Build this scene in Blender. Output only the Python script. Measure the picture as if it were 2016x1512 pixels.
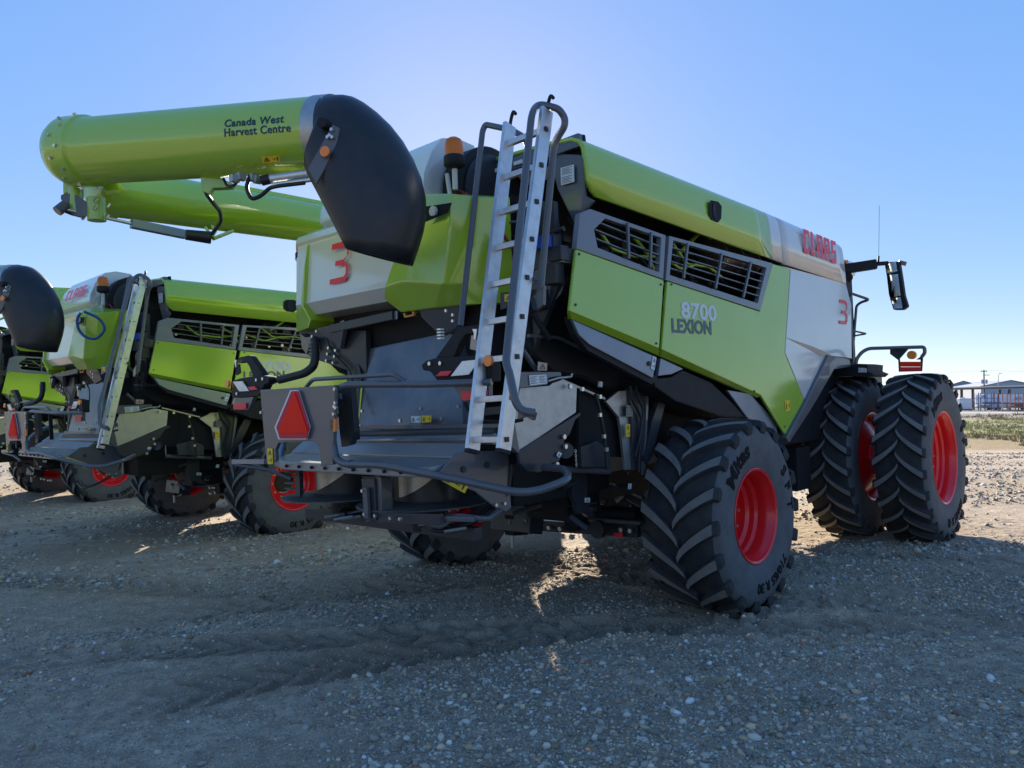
import bpy, bmesh, math, random
import numpy as np
from mathutils import Vector, Matrix
random.seed(7); RNG = np.random.default_rng(11)
for o in list(bpy.data.objects): bpy.data.objects.remove(o)
S = bpy.context.scene
COL = S.collection

# ---------------------------------------------------------------- camera, sky, sun, exposure
cam_d = bpy.data.cameras.new('camera'); cam = bpy.data.objects.new('camera', cam_d); COL.objects.link(cam)
cam.location = (0, 0, 1.75)
cam.rotation_euler = (math.radians(90 + 1.211), 0, 0)
cam_d.sensor_width = 36; cam_d.lens = 27.04; cam_d.clip_start = 0.05; cam_d.clip_end = 3000
S.camera = cam
SUN_EL, SUN_AZ = math.radians(16.0), math.radians(-3.2)      # azimuth measured from +Y towards +X
GAM, SAT, VAL, HUE = 0.22, 3.05, 1.92, 0.5215
W = bpy.data.worlds.new('World'); S.world = W; W.use_nodes = True
wn = W.node_tree; wn.nodes.clear()
sky = wn.nodes.new('ShaderNodeTexSky'); sky.sky_type = 'NISHITA'; sky.sun_disc = False
sky.sun_elevation = SUN_EL; sky.sun_rotation = SUN_AZ
sky.altitude = 600; sky.air_density = 0.8; sky.dust_density = 0.14; sky.ozone_density = 3.0
bg = wn.nodes.new('ShaderNodeBackground'); bg.inputs['Strength'].default_value = 0.12
wo = wn.nodes.new('ShaderNodeOutputWorld')
gm = wn.nodes.new('ShaderNodeGamma'); gm.inputs[1].default_value = GAM        # softens the whole sky's contrast, as the phone's tone mapping does
hs = wn.nodes.new('ShaderNodeHueSaturation'); hs.inputs['Saturation'].default_value = SAT; hs.inputs['Value'].default_value = VAL
hs.inputs['Hue'].default_value = HUE
wn.links.new(sky.outputs[0], gm.inputs[0]); wn.links.new(gm.outputs[0], hs.inputs['Color'])
wn.links.new(hs.outputs[0], bg.inputs[0]); wn.links.new(bg.outputs[0], wo.inputs[0])
sd = bpy.data.lights.new('sun', 'SUN'); sd.energy = 4.8; sd.angle = math.radians(0.5); sd.color = (1, 0.90, 0.74)
sun = bpy.data.objects.new('sun', sd); COL.objects.link(sun)
sv = Vector((math.sin(SUN_AZ) * math.cos(SUN_EL), math.cos(SUN_AZ) * math.cos(SUN_EL), math.sin(SUN_EL)))
sun.rotation_euler = sv.to_track_quat('Z', 'Y').to_euler(); sun.location = (0, 0, 30)
S.view_settings.view_transform = 'Standard'; S.view_settings.look = 'None'
S.view_settings.exposure = 1.6; S.view_settings.gamma = 1.0
S.view_settings.use_curve_mapping = False
S.render.engine = 'CYCLES'
S.cycles.max_bounces = 6; S.cycles.transparent_max_bounces = 8

# ---------------------------------------------------------------- materials
MATS = {}
def mat(name, col, rough=0.5, metal=0.0, coat=0.0, bump=None, var=None, trans=0.0, ior=1.45, spec=0.5, dirt=None):
    m = bpy.data.materials.new(name); m.use_nodes = True
    nt = m.node_tree; b = nt.nodes['Principled BSDF']
    b.inputs['Base Color'].default_value = (*col, 1); b.inputs['Roughness'].default_value = rough
    b.inputs['Metallic'].default_value = metal; b.inputs['Coat Weight'].default_value = coat
    b.inputs['Coat Roughness'].default_value = 0.13 if coat > .65 else 0.06
    if coat > .65: b.inputs['Coat IOR'].default_value = 1.9
    b.inputs['Transmission Weight'].default_value = trans; b.inputs['IOR'].default_value = ior
    b.inputs['Specular IOR Level'].default_value = spec
    tc = nt.nodes.new('ShaderNodeTexCoord')
    if var:                                   # (scale, amount): gentle mottling of the colour and the gloss
        n = nt.nodes.new('ShaderNodeTexNoise'); n.inputs['Scale'].default_value = var[0]
        n.inputs['Detail'].default_value = 6; n.inputs['Roughness'].default_value = 0.65
        nt.links.new(tc.outputs['Object'], n.inputs['Vector'])
        mx = nt.nodes.new('ShaderNodeMix'); mx.data_type = 'RGBA'
        d = dirt or tuple(c * 0.55 for c in col)
        mx.inputs[6].default_value = (*col, 1); mx.inputs[7].default_value = (*d, 1)
        r = nt.nodes.new('ShaderNodeMapRange'); r.inputs[1].default_value = 0.42; r.inputs[2].default_value = 0.75
        r.inputs[4].default_value = var[1]
        nt.links.new(n.outputs['Fac'], r.inputs[0]); nt.links.new(r.outputs[0], mx.inputs[0])
        nt.links.new(mx.outputs[2], b.inputs['Base Color'])
        r2 = nt.nodes.new('ShaderNodeMapRange'); r2.inputs[3].default_value = rough * 0.85; r2.inputs[4].default_value = min(1, rough * 1.35)
        nt.links.new(n.outputs['Fac'], r2.inputs[0]); nt.links.new(r2.outputs[0], b.inputs['Roughness'])
    if bump:
        n2 = nt.nodes.new('ShaderNodeTexNoise'); n2.inputs['Scale'].default_value = bump[0]; n2.inputs['Detail'].default_value = 4
        nt.links.new(tc.outputs['Object'], n2.inputs['Vector'])
        bp = nt.nodes.new('ShaderNodeBump'); bp.inputs['Strength'].default_value = bump[1]; bp.inputs['Distance'].default_value = 0.01
        nt.links.new(n2.outputs['Fac'], bp.inputs['Height']); nt.links.new(bp.outputs['Normal'], b.inputs['Normal'])
    MATS[name] = m
    return m
GREEN = mat('green_paint', (0.31, 0.50, 0.012), 0.55, coat=0.8, bump=(1.6, 0.035), var=(1.6, 0.10))
WHITE = mat('silver_white_paint', (0.58, 0.58, 0.55), 0.35, coat=0.9, bump=(2.0, 0.04), var=(2, 0.08))
RED = mat('red_rim_paint', (0.80, 0.014, 0.018), 0.34, coat=0.4, var=(7, 0.3))
DECRED = mat('red_decal', (0.75, 0.02, 0.03), 0.4)
GRILLE = mat('grille_paint', (0.16, 0.175, 0.20), 0.38, coat=0.5, var=(14, 0.3), dirt=(0.24, 0.22, 0.19))
GREY = mat('anthracite_paint', (0.088, 0.092, 0.105), 0.36, coat=0.4, var=(5, 0.35), dirt=(0.13, 0.12, 0.105), bump=(60, 0.05))
STRIP = mat('bright_grey_strip', (0.20, 0.235, 0.30), 0.32, metal=0.6, var=(4, 0.25))
DARK = mat('dark_steel', (0.022, 0.026, 0.034), 0.42, coat=0.1, var=(6, 0.5), dirt=(0.05, 0.047, 0.042))
BLACK = mat('black_plastic', (0.012, 0.013, 0.016), 0.55, spec=.3, var=(9, 0.4), dirt=(0.03, 0.03, 0.03))
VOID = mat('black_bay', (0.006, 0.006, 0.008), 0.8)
SPOUT = mat('spout_rubber', (0.015, 0.016, 0.020), 0.36, bump=(4, 0.5), var=(5, 0.45), dirt=(0.05, 0.042, 0.035))
CHUTE = mat('chute_steel', (0.12, 0.14, 0.175), 0.28, metal=0.5, var=(3.5, 0.6), dirt=(0.26, 0.24, 0.22), bump=(3, 0.12))
GALV = mat('galvanised_steel', (0.42, 0.43, 0.42), 0.42, metal=0.85, var=(18, 0.35), dirt=(0.26, 0.25, 0.24))
ALU = mat('ladder_aluminium', (0.62, 0.63, 0.64), 0.36, metal=0.8, var=(14, 0.45), dirt=(0.32, 0.33, 0.35))
BOLT = mat('zinc_bolt', (0.62, 0.62, 0.60), 0.3, metal=0.9)
def rubber(name, base, dust):
    m = mat(name, base, 0.72, var=(6, 0.8), dirt=dust, bump=(45, 0.35), spec=0.35)
    return m
TYRE = rubber('tyre_rubber', (0.026, 0.028, 0.032), (0.06, 0.056, 0.052))
LUG = rubber('tyre_lug_worn', (0.20, 0.19, 0.175), (0.12, 0.11, 0.105))
SIDE = rubber('tyre_sidewall', (0.115, 0.117, 0.122), (0.075, 0.077, 0.083))
LETT = mat("tyre_lettering", (0.008, 0.009, 0.010), 0.85, spec=.2)
AMBER = mat('amber_lens', (1.0, 0.26, 0.01), 0.3, trans=.6)
AMBERR = mat('amber_reflector', (0.9, 0.22, 0.01), 0.3, coat=0.5)
REDR = mat('red_reflector', (0.85, 0.035, 0.05), 0.4, var=(40, 0.2))
SMVR = mat('fluorescent_triangle', (1.0, 0.045, 0.022), 0.9, spec=.15)
SMVB = mat('dark_red_border', (0.62, 0.02, 0.045), 0.5, spec=.3)
LENS = mat('clear_lens', (0.66, 0.72, 0.76), 0.12, coat=1.0, var=(60, 0.5))
YEL = mat('yellow_sticker', (0.80, 0.55, 0.02), 0.5)
PALE = mat('white_sticker', (0.66, 0.68, 0.68), 0.5)
INK = mat('black_print', (0.02, 0.02, 0.02), 0.5)
NAVY = mat('dark_print', (0.010, 0.045, 0.060), 0.5)
TXTG = mat('grey_print', (0.10, 0.13, 0.15), 0.45)
TXTW = mat('silver_print', (0.62, 0.66, 0.68), 0.4)
PINK = mat('faded_red_print', (0.80, 0.05, 0.07), 0.4)
BEIGE = mat('beige_tag', (0.50, 0.38, 0.28), 0.6)
HOSE = mat('black_hose', (0.012, 0.012, 0.014), 0.45)
REDH = mat('red_hose', (0.20, 0.012, 0.022), 0.5)
BLUEH = mat('blue_hose', (0.008, 0.06, 0.22), 0.45)
BLUEP = mat('blue_plastic', (0.01, 0.06, 0.45), 0.4)
PIPEW = mat('cream_pipe', (0.55, 0.53, 0.48), 0.45)
STEELR = mat('muffler_steel', (0.33, 0.25, 0.20), 0.38, metal=0.9, var=(8, 0.7), dirt=(0.16, 0.10, 0.07))
VANE = mat('bare_vane_steel', (0.46, 0.42, 0.37), 0.40, metal=0.7, var=(9, 0.6), dirt=(0.26, 0.20, 0.15))
DUSTY = mat('dusty_steel_disc', (0.12, 0.12, 0.12), 0.6, metal=0.3, var=(8, 0.7), dirt=(0.055, 0.05, 0.046))
GLASS = mat('tinted_glass', (0.03, 0.035, 0.035), 0.04, coat=1.0)
MIRROR = mat('mirror_glass', (0.40, 0.46, 0.48), 0.02, metal=1.0)
DECK = mat('dusty_deck', (0.24, 0.26, 0.29), 0.34, metal=0.35, var=(6, 0.9), dirt=(0.30, 0.27, 0.23), bump=(30, 0.15))
BRASS = mat('orange_paint', (0.55, 0.22, 0.02), 0.5)

# ---------------------------------------------------------------- helpers
def V(*a): return Vector(a if len(a) > 1 else a[0])
def obj(name, verts, faces, m, parent=None, smooth=False, bevel=0.0, seg=2, ang=35):
    me = bpy.data.meshes.new(name); me.from_pydata([tuple(v) for v in verts], [], faces); me.update()
    bm = bmesh.new(); bm.from_mesh(me); bmesh.ops.recalc_face_normals(bm, faces=bm.faces)
    if bevel:
        es = [e for e in bm.edges if len(e.link_faces) == 2 and e.calc_face_angle(0) > math.radians(25)]
        bmesh.ops.bevel(bm, geom=es, offset=bevel, segments=seg, profile=0.6, affect='EDGES', clamp_overlap=True)
    bm.to_mesh(me); bm.free()
    if smooth or bevel:
        me.shade_smooth()
        if hasattr(me, 'set_sharp_from_angle'): me.set_sharp_from_angle(angle=math.radians(ang))
    if isinstance(m, (list, tuple)):
        for x in m: me.materials.append(x)
    else: me.materials.append(m)
    o = bpy.data.objects.new(name, me); COL.objects.link(o)
    if parent: o.parent = parent
    if bevel: w = o.modifiers.new('weighted normals', 'WEIGHTED_NORMAL'); w.weight = 100; w.keep_sharp = True
    return o
TINY = {'bolts', 'fittings', 'engine_block', 'valve_block', 'hydraulic_pipes', 'rail_slot', 'hose_clip', 'linkage', 'vane', 'print', 'wheel_nuts', 'rivet', 'clamp', 'ram_mount', 'spring', 'cladding_ribs', 'tow_chain', 'door_chain'}
class MB:
    """collects simple solids and links them as one mesh"""
    def __init__(s): s.v = []; s.f = []
    def add(s, vs, fs):
        n = len(s.v); s.v += [tuple(v) for v in vs]; s.f += [tuple(i + n for i in f) for f in fs]; return s
    def prism(s, pts, vec): return s.add(*prism(pts, vec))
    def box(s, c, d): return s.add(*boxg(c, d))
    def beam(s, a, b, w, h, side=None): return s.add(*beam(a, b, w, h, side))
    def cyl(s, a, b, r, n=12, r2=None): return s.add(*cyl(a, b, r, n, r2))
    def tube(s, pts, r, n=8, fil=0.0): return s.add(*tubeg(pts, r, n, fil))
    def build(s, name, m, parent=None, **k):
        o = obj(name, s.v, s.f, m, parent, **k)
        if name in TINY: o['kind'] = 'stuff'          # too small in the photograph to pick apart
        return o
def prism(pts, vec):
    n = len(pts); vec = Vector(vec); a = [Vector(p) for p in pts]; b = [p + vec for p in a]
    return a + b, [tuple(range(n)), tuple(range(2 * n - 1, n - 1, -1))] + [(i, (i + 1) % n, n + (i + 1) % n, n + i) for i in range(n)]
def boxg(c, d):
    c = Vector(c); x, y, z = (q / 2 for q in d)
    return prism([c + V(-x, -y, -z), c + V(x, -y, -z), c + V(x, y, -z), c + V(-x, y, -z)], (0, 0, 2 * z))
def beam(a, b, w, h, side=None):
    a, b = Vector(a), Vector(b); d = (b - a).normalized()
    s = Vector(side) if side is not None else (V(0, 0, 1) if abs(d.z) < 0.9 else V(1, 0, 0))
    u = (s - d * s.dot(d)).normalized(); v = d.cross(u)
    q = [a + u * w / 2 + v * h / 2, a - u * w / 2 + v * h / 2, a - u * w / 2 - v * h / 2, a + u * w / 2 - v * h / 2]
    return prism(q, b - a)
def cyl(a, b, r, n=12, r2=None):
    a, b = Vector(a), Vector(b); d = (b - a).normalized(); r2 = r if r2 is None else r2
    u = d.orthogonal().normalized(); v = d.cross(u)
    A = [a + (u * math.cos(t) + v * math.sin(t)) * r for t in [2 * math.pi * i / n for i in range(n)]]
    B = [b + (u * math.cos(t) + v * math.sin(t)) * r2 for t in [2 * math.pi * i / n for i in range(n)]]
    return A + B, [tuple(range(n)), tuple(range(2 * n - 1, n - 1, -1))] + [(i, (i + 1) % n, n + (i + 1) % n, n + i) for i in range(n)]
def tubeg(pts, r, n=8, fil=0.0):
    P = [Vector(p) for p in pts]
    if fil:
        Q = [P[0]]
        for i in range(1, len(P) - 1):
            a, b, c = P[i - 1], P[i], P[i + 1]
            la, lc = (a - b).length, (c - b).length; f = min(fil, la * 0.45, lc * 0.45)
            p0 = b + (a - b) / la * f; p2 = b + (c - b) / lc * f
            for k in range(6):
                t = k / 5; Q.append(p0 * (1 - t) ** 2 + b * 2 * t * (1 - t) + p2 * t * t)
        Q.append(P[-1]); P = Q
    vs = []; u = None
    for i, p in enumerate(P):
        d = (P[min(i + 1, len(P) - 1)] - P[max(i - 1, 0)]).normalized()
        u = d.orthogonal().normalized() if u is None else (u - d * u.dot(d)).normalized()
        v = d.cross(u)
        vs += [p + (u * math.cos(2 * math.pi * k / n) + v * math.sin(2 * math.pi * k / n)) * r for k in range(n)]
    fs = [(i * n + k, i * n + (k + 1) % n, (i + 1) * n + (k + 1) % n, (i + 1) * n + k) for i in range(len(P) - 1) for k in range(n)]
    fs += [tuple(range(n - 1, -1, -1)), tuple((len(P) - 1) * n + k for k in range(n))]
    return vs, fs
def plate(name, pts, vec, m, parent=None, bevel=0.006, **k): return obj(name, *prism(pts, vec), m, parent, bevel=bevel, **k)
def tube(name, pts, r, m, parent=None, fil=0.05, n=10): return obj(name, *tubeg(pts, r, n, fil), m, parent, smooth=True, ang=60)
def box(name, c, d, m, parent=None, bevel=0.008, **k): return obj(name, *boxg(c, d), m, parent, bevel=bevel, **k)
def rod(name, a, b, r, m, parent=None, n=14, r2=None): return obj(name, *cyl(a, b, r, n, r2), m, parent, smooth=True, ang=40)
def bar(name, a, b, w, h, m, parent=None, side=None, bevel=0.004): return obj(name, *beam(a, b, w, h, side), m, parent, bevel=bevel)
def lathe(name, prof, o, ax, m, parent=None, n=48, closed=False, ang=35, matf=None):
    o, ax = Vector(o), Vector(ax).normalized(); u = ax.orthogonal().normalized(); v = ax.cross(u)
    vs = [o + ax * h + (u * math.cos(2 * math.pi * i / n) + v * math.sin(2 * math.pi * i / n)) * r for r, h in prof for i in range(n)]
    L = len(prof); fs = []
    for j in range(L if closed else L - 1):
        j2 = (j + 1) % L
        for i in range(n): fs.append((j * n + i, j * n + (i + 1) % n, j2 * n + (i + 1) % n, j2 * n + i))
    return obj(name, vs, fs, m, parent, smooth=True, ang=ang)
def ring_plate(name, outer, inner, vec, m, parent=None, bevel=0.006):
    n = len(outer); vec = Vector(vec); O = [Vector(p) for p in outer]; I = [Vector(p) for p in inner]
    vs = O + I + [p + vec for p in O] + [p + vec for p in I]; fs = []
    for i in range(n):
        j = (i + 1) % n
        fs += [(i, j, n + j, n + i), (2 * n + i, 3 * n + i, 3 * n + j, 2 * n + j), (i, 2 * n + i, 2 * n + j, j), (n + i, n + j, 3 * n + j, 3 * n + i)]
    return obj(name, vs, fs, m, parent, bevel=bevel)
def lerp(a, b, t): return Vector(a) * (1 - t) + Vector(b) * t
def text_mesh(s, bold=0.0, ext=0.002, spacing=1.0):
    c = bpy.data.curves.new('t', 'FONT'); c.body = s; c.extrude = ext; c.offset = bold; c.resolution_u = 3; c.space_character = spacing
    o = bpy.data.objects.new('t', c); COL.objects.link(o)
    dg = bpy.context.evaluated_depsgraph_get(); dg.update()
    me = bpy.data.meshes.new_from_object(o.evaluated_get(dg)); bpy.data.objects.remove(o)
    v = np.array([x.co[:] for x in me.vertices]); f = [tuple(p.vertices) for p in me.polygons]
    bpy.data.meshes.remove(me)
    v[:, :2] -= v[:, :2].min(0); return v, f
def text(name, s, o, xd, yd, w, h, m, parent=None, bold=0.0, shear=0.0, raise_=0.0015, spacing=1.0):
    v, f = text_mesh(s, bold, spacing=spacing); W0, H0 = v[:, 0].max(), v[:, 1].max()
    xd, yd = Vector(xd).normalized(), Vector(yd).normalized(); nd = xd.cross(yd); o = Vector(o)
    P = [o + xd * (a / W0 * w + b / H0 * h * shear) + yd * (b / H0 * h) + nd * (raise_ + c * 0.5) for a, b, c in v]
    return obj(name, P, f, m, parent)
def strokes(name, lines, o, xd, yd, size, lw, m, parent=None, d=0.0012):
    """heavy letters drawn from rectangles: each line is (x0,y0,x1,y1) in letter units"""
    mb = MB(); xd, yd = Vector(xd).normalized(), Vector(yd).normalized(); nd = xd.cross(yd); o = Vector(o)
    for k, q in enumerate(lines):
        mb.prism([o + xd * a * size[0] + yd * b * size[1] + nd * (0.002 + 0.0004 * k) for a, b in q], nd * d)
    return mb.build(name, m, parent)
CLAAS_Q = []
def _r(x0, y0, x1, y1, sh=0): CLAAS_Q.append([(x0, y0), (x1, y0), (x1 + sh, y1), (x0 + sh, y1)])
# C L A A S as heavy slab letters, each about 0.18 wide with hairline gaps
_r(0.0, 0.0, 0.07, 1.0); _r(0.07, 0.0, 0.165, 0.17); _r(0.07, 0.83, 0.165, 1.0); _r(.125, .70, .165, .83); _r(.125, .17, .165, .30)
_r(0.205, 0.0, 0.275, 1.0); _r(0.275, 0.0, 0.345, 0.17)
for q in (0.385, 0.605):
    _r(q, 0.0, q + 0.062, 1.0); _r(q + 0.062, 0.84, q + 0.118, 1.0); _r(q + 0.062, 0.36, q + 0.118, 0.52); _r(q + 0.118, 0.0, q + 0.18, 1.0)
_r(0.825, 0.0, 0.99, 0.17); _r(0.92, 0.17, 0.99, 0.42); _r(0.825, 0.42, 0.99, 0.58); _r(0.825, 0.58, 0.895, 0.83); _r(0.825, 0.83, 0.99, 1.0)
THREE_Q = [[(0.14, .86), (.78, .86), (.82, 1), (.18, 1)], [(.78, .86), (.93, .80), (1.0, .88), (.82, 1)], [(.93, .80), (.90, .62), (1.0, .66), (1.0, .88)],
           [(.90, .62), (.74, .555), (.72, .49), (1.0, .66)], [(.30, .43), (.72, .43), (.74, .555), (.33, .555)], [(.72, .43), (.84, .36), (.97, .38), (.74, .52)],
           [(.84, .36), (.82, .2), (.93, .14), (.97, .38)], [(.82, .2), (.72, .13), (.78, 0), (.93, .14)], [(0, 0), (.78, 0), (.72, .13), (.02, .13)]]
def arc_text(name, s, c, rad, ang0, h, yface, outw, m, parent, clockwise=True, bold=0.01, stretch=1.0, flip=False):
    """raised letters bent round a tyre sidewall; wheel axis is Y, outw is the sign of the outward side"""
    v, f = text_mesh(s, bold); H0 = v[:, 1].max(); v = v * (h / H0); Wt = v[:, 0].max() * stretch; c = Vector(c)
    P = []
    for a, b, d in v:
        r = rad + (b - h / 2) * (-1 if flip else 1)
        th = ang0 + (a * stretch - Wt / 2) / rad * (-1 if not flip else 1)      # angle in the x-z plane seen from outside
        x, z = r * math.cos(th), r * math.sin(th)
        x *= (1 if outw < 0 else -1)
        yy = float(np.interp(r, yface[0], yface[1])) if not isinstance(yface, float) else yface
        P.append(c + V(x, outw * (yy + (0.005 if d > 0 else -0.010)), z))
    return obj(name, P, f, m, parent)
def tag(o, label, cat, group=None):
    o['label'] = label; o['category'] = cat
    if group: o['group'] = group
    return o
def sticker(name, pts, m, parent, vec, kind='warn'):
    """a printed label lying on a sheet: a thin plate plus its black pictogram"""
    p = plate(name, pts, vec, m, parent, bevel=0)
    a, b, c, d = [Vector(q) + Vector(vec) * 1.15 for q in pts]        # a-b top edge, d-c bottom edge
    F = lambda u, v: lerp(lerp(a, b, u), lerp(d, c, u), v)
    mb = MB()
    n = 1 if kind == 'one' else 2
    L = (b - a).length > (d - a).length
    for k in range(n):
        u0, u1 = ((k / n, (k + 1) / n) if L else (0, 1)); v0, v1 = ((0, 1) if L else (k / n, (k + 1) / n))
        G = lambda u, v: F(u0 + (u1 - u0) * u, v0 + (v1 - v0) * v)
        if kind == 'text':
            for q in range(5): mb.prism([G(.1, .15 + q * .16), G(.85 - .2 * (q % 2), .15 + q * .16), G(.85 - .2 * (q % 2), .2 + q * .16), G(.1, .2 + q * .16)], Vector(vec) * .3)
        elif k == 0:
            for s_, t_ in (((.5, .22), (.2, .8)), ((.5, .22), (.8, .8)), ((.2, .8), (.8, .8))):
                A, B = Vector(s_), Vector(t_); nn = (B - A).normalized(); w = V(-nn.y, nn.x) * .035
                mb.prism([G(*(A + w)), G(*(B + w)), G(*(B - w)), G(*(A - w))], Vector(vec) * .3)
            mb.prism([G(.46, .45), G(.54, .45), G(.54, .7), G(.46, .7)], Vector(vec) * .3)
        else:
            mb.prism([G(.2, .45), G(.55, .45), G(.55, .55), G(.2, .55)], Vector(vec) * .3)
            mb.prism([G(.68, .2), G(.8, .2), G(.78, .8), G(.7, .8)], Vector(vec) * .3)
    mb.build('print', INK, p)
    return p

# ---------------------------------------------------------------- wheel
def tyre_mesh(R, Wd, rb, nl, vdir, parent, lugw=0.055):
    h = Wd / 2; sw = R - rb; lh = 0.052
    prof = [(rb + .008, .70 * h), (rb + .008, .84 * h), (rb + .03, .885 * h), (rb + .045, .90 * h), (rb + .3 * sw, .985 * h), (rb + .5 * sw, 1.0 * h), (rb + .7 * sw, .98 * h),
            (R - lh - .05, .93 * h), (R - lh - .02, .86 * h), (R - lh - .004, .7 * h), (R - lh + .004, .35 * h), (R - lh + .006, 0)]
    full = prof + [(r, -y) for r, y in prof[-2::-1]]
    t = lathe('tyre', full, (0, 0, 0), (0, 1, 0), [TYRE, SIDE], parent, n=72, ang=50)
    nn = 72
    for i, p in enumerate(t.data.polygons):
        j = i // nn
        c = p.center; rr = math.hypot(c.x, c.z)
        if rr < R - lh - .03: p.material_index = 1
    # lugs: curved bars from the middle of the tread out over the shoulder
    vs = []; fs = []; mi = []
    K = 9
    for s in (1, -1):
        for i in range(nl):
            th0 = 2 * math.pi * (i + (0.5 if s < 0 else 0)) / nl + random.uniform(-.004, .004)
            base = len(vs)
            for k in range(K + 2):
                u = min(k / (K - 1), 1.0)
                y = s * h * (-.06 + .99 * u)
                dth = vdir * (0.355 * u ** 0.70) * (0.84 / R) * (Wd / .70) ** .6
                top = R - 0.020 * u ** 3
                bot = R - lh - .02
                wt = lugw * (0.80 + 0.25 * u) ; wb = wt + .022
                if k == K: top = R - .055; bot = R - .10; y = s * h * .985
                if k == K + 1: top = R - .125; bot = R - .135; y = s * h * .96; wt *= .8; wb = wt
                if k >= K: y_t = y + s * .010
                else: y_t = y
                if k == K - 1: y_t = s * h * .945
                # bar is skewed: section perpendicular to its run
                a = math.atan2(0.99 * h, (0.355 * (0.84 / R) * R)); ct = 1 / max(.5, math.sin(a))
                for (rr, w, yy) in ((bot, wb, y), (top, wt, y_t)):
                    for sg in (-1, 1):
                        th = th0 + dth + sg * w * ct / 2 / R
                        vs.append((rr * math.sin(th), yy, rr * math.cos(th)))
            for k in range(K + 1):
                b0 = base + k * 4; b1 = b0 + 4
                fs += [(b0 + 2, b0 + 3, b1 + 3, b1 + 2), (b0, b0 + 2, b1 + 2, b1), (b0 + 3, b0 + 1, b1 + 1, b1 + 3)]
                mi += [1 if k < K - 1 else 0, 0, 0]
            b1 = base + (K + 1) * 4
            fs += [(base, base + 1, base + 3, base + 2), (b1, b1 + 2, b1 + 3, b1 + 1)]; mi += [0, 0]
    me = bpy.data.meshes.new('tread'); me.from_pydata(vs, [], fs); me.materials.append(TYRE); me.materials.append(LUG)
    me.polygons.foreach_set('material_index', mi)
    bm = bmesh.new(); bm.from_mesh(me); bmesh.ops.recalc_face_normals(bm, faces=bm.faces)
    es = [e for e in bm.edges if len(e.link_faces) == 2 and e.calc_face_angle(0) > math.radians(35) and any(f.material_index == 1 for f in e.link_faces)]
    bmesh.ops.bevel(bm, geom=es, offset=.006, segments=1, affect='EDGES', clamp_overlap=True)
    bm.to_mesh(me); bm.free()
    o = bpy.data.objects.new('tread', me); COL.objects.link(o); o.parent = parent
    return t
def rim_mesh(rb, Wd, out, disc, parent, nb=10, hub=.15):
    """out: sign of the outward side; disc: offset of the wheel disc from the tyre's middle, outward positive"""
    h = Wd / 2
    P = [(rb + .026, .86 * h), (rb + .030, .90 * h), (rb + .022, .915 * h), (rb + .004, .885 * h), (rb - .004, .80 * h), (rb - .022, .72 * h), (rb - .030, .62 * h), (rb - .030, .45 * h),
         (rb - .05, .38 * h), (rb - .055, .25 * h), (rb - .085, .18 * h), (rb - .088, -.18 * h), (rb - .055, -.25 * h), (rb - .03, -.5 * h), (rb - .02, -.75 * h), (rb + .022, -.9 * h), (rb + .026, -.86 * h)]
    rim = lathe('rim', P, (0, 0, 0), (0, out, 0), RED, parent, n=72, ang=28)
    D = [(rb - .075, disc - .06), (rb - .12, disc - .035), (.30, disc + .015), (.275, disc + .03), (.17, disc + .03), (.165, disc)]
    lathe('wheel_disc', D, (0, 0, 0), (0, out, 0), RED, parent, n=48)
    rod('hub', (0, out * (disc - .1), 0), (0, out * (disc + .02), 0), hub, DARK, parent, 24)
    mb = MB()
    for k in range(nb):
        a = 2 * math.pi * k / nb
        mb.cyl((.225 * math.cos(a), out * (disc + .02), .225 * math.sin(a)), (.225 * math.cos(a), out * (disc + .06), .225 * math.sin(a)), .018, 6)
    mb.build('wheel_nuts', BOLT, parent)
    return rim

def empty(name, parent=None, loc=(0, 0, 0)):
    e = bpy.data.objects.new(name, None); COL.objects.link(e); e.location = loc; e.empty_display_size = .2
    if parent: e.parent = parent
    return e

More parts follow.
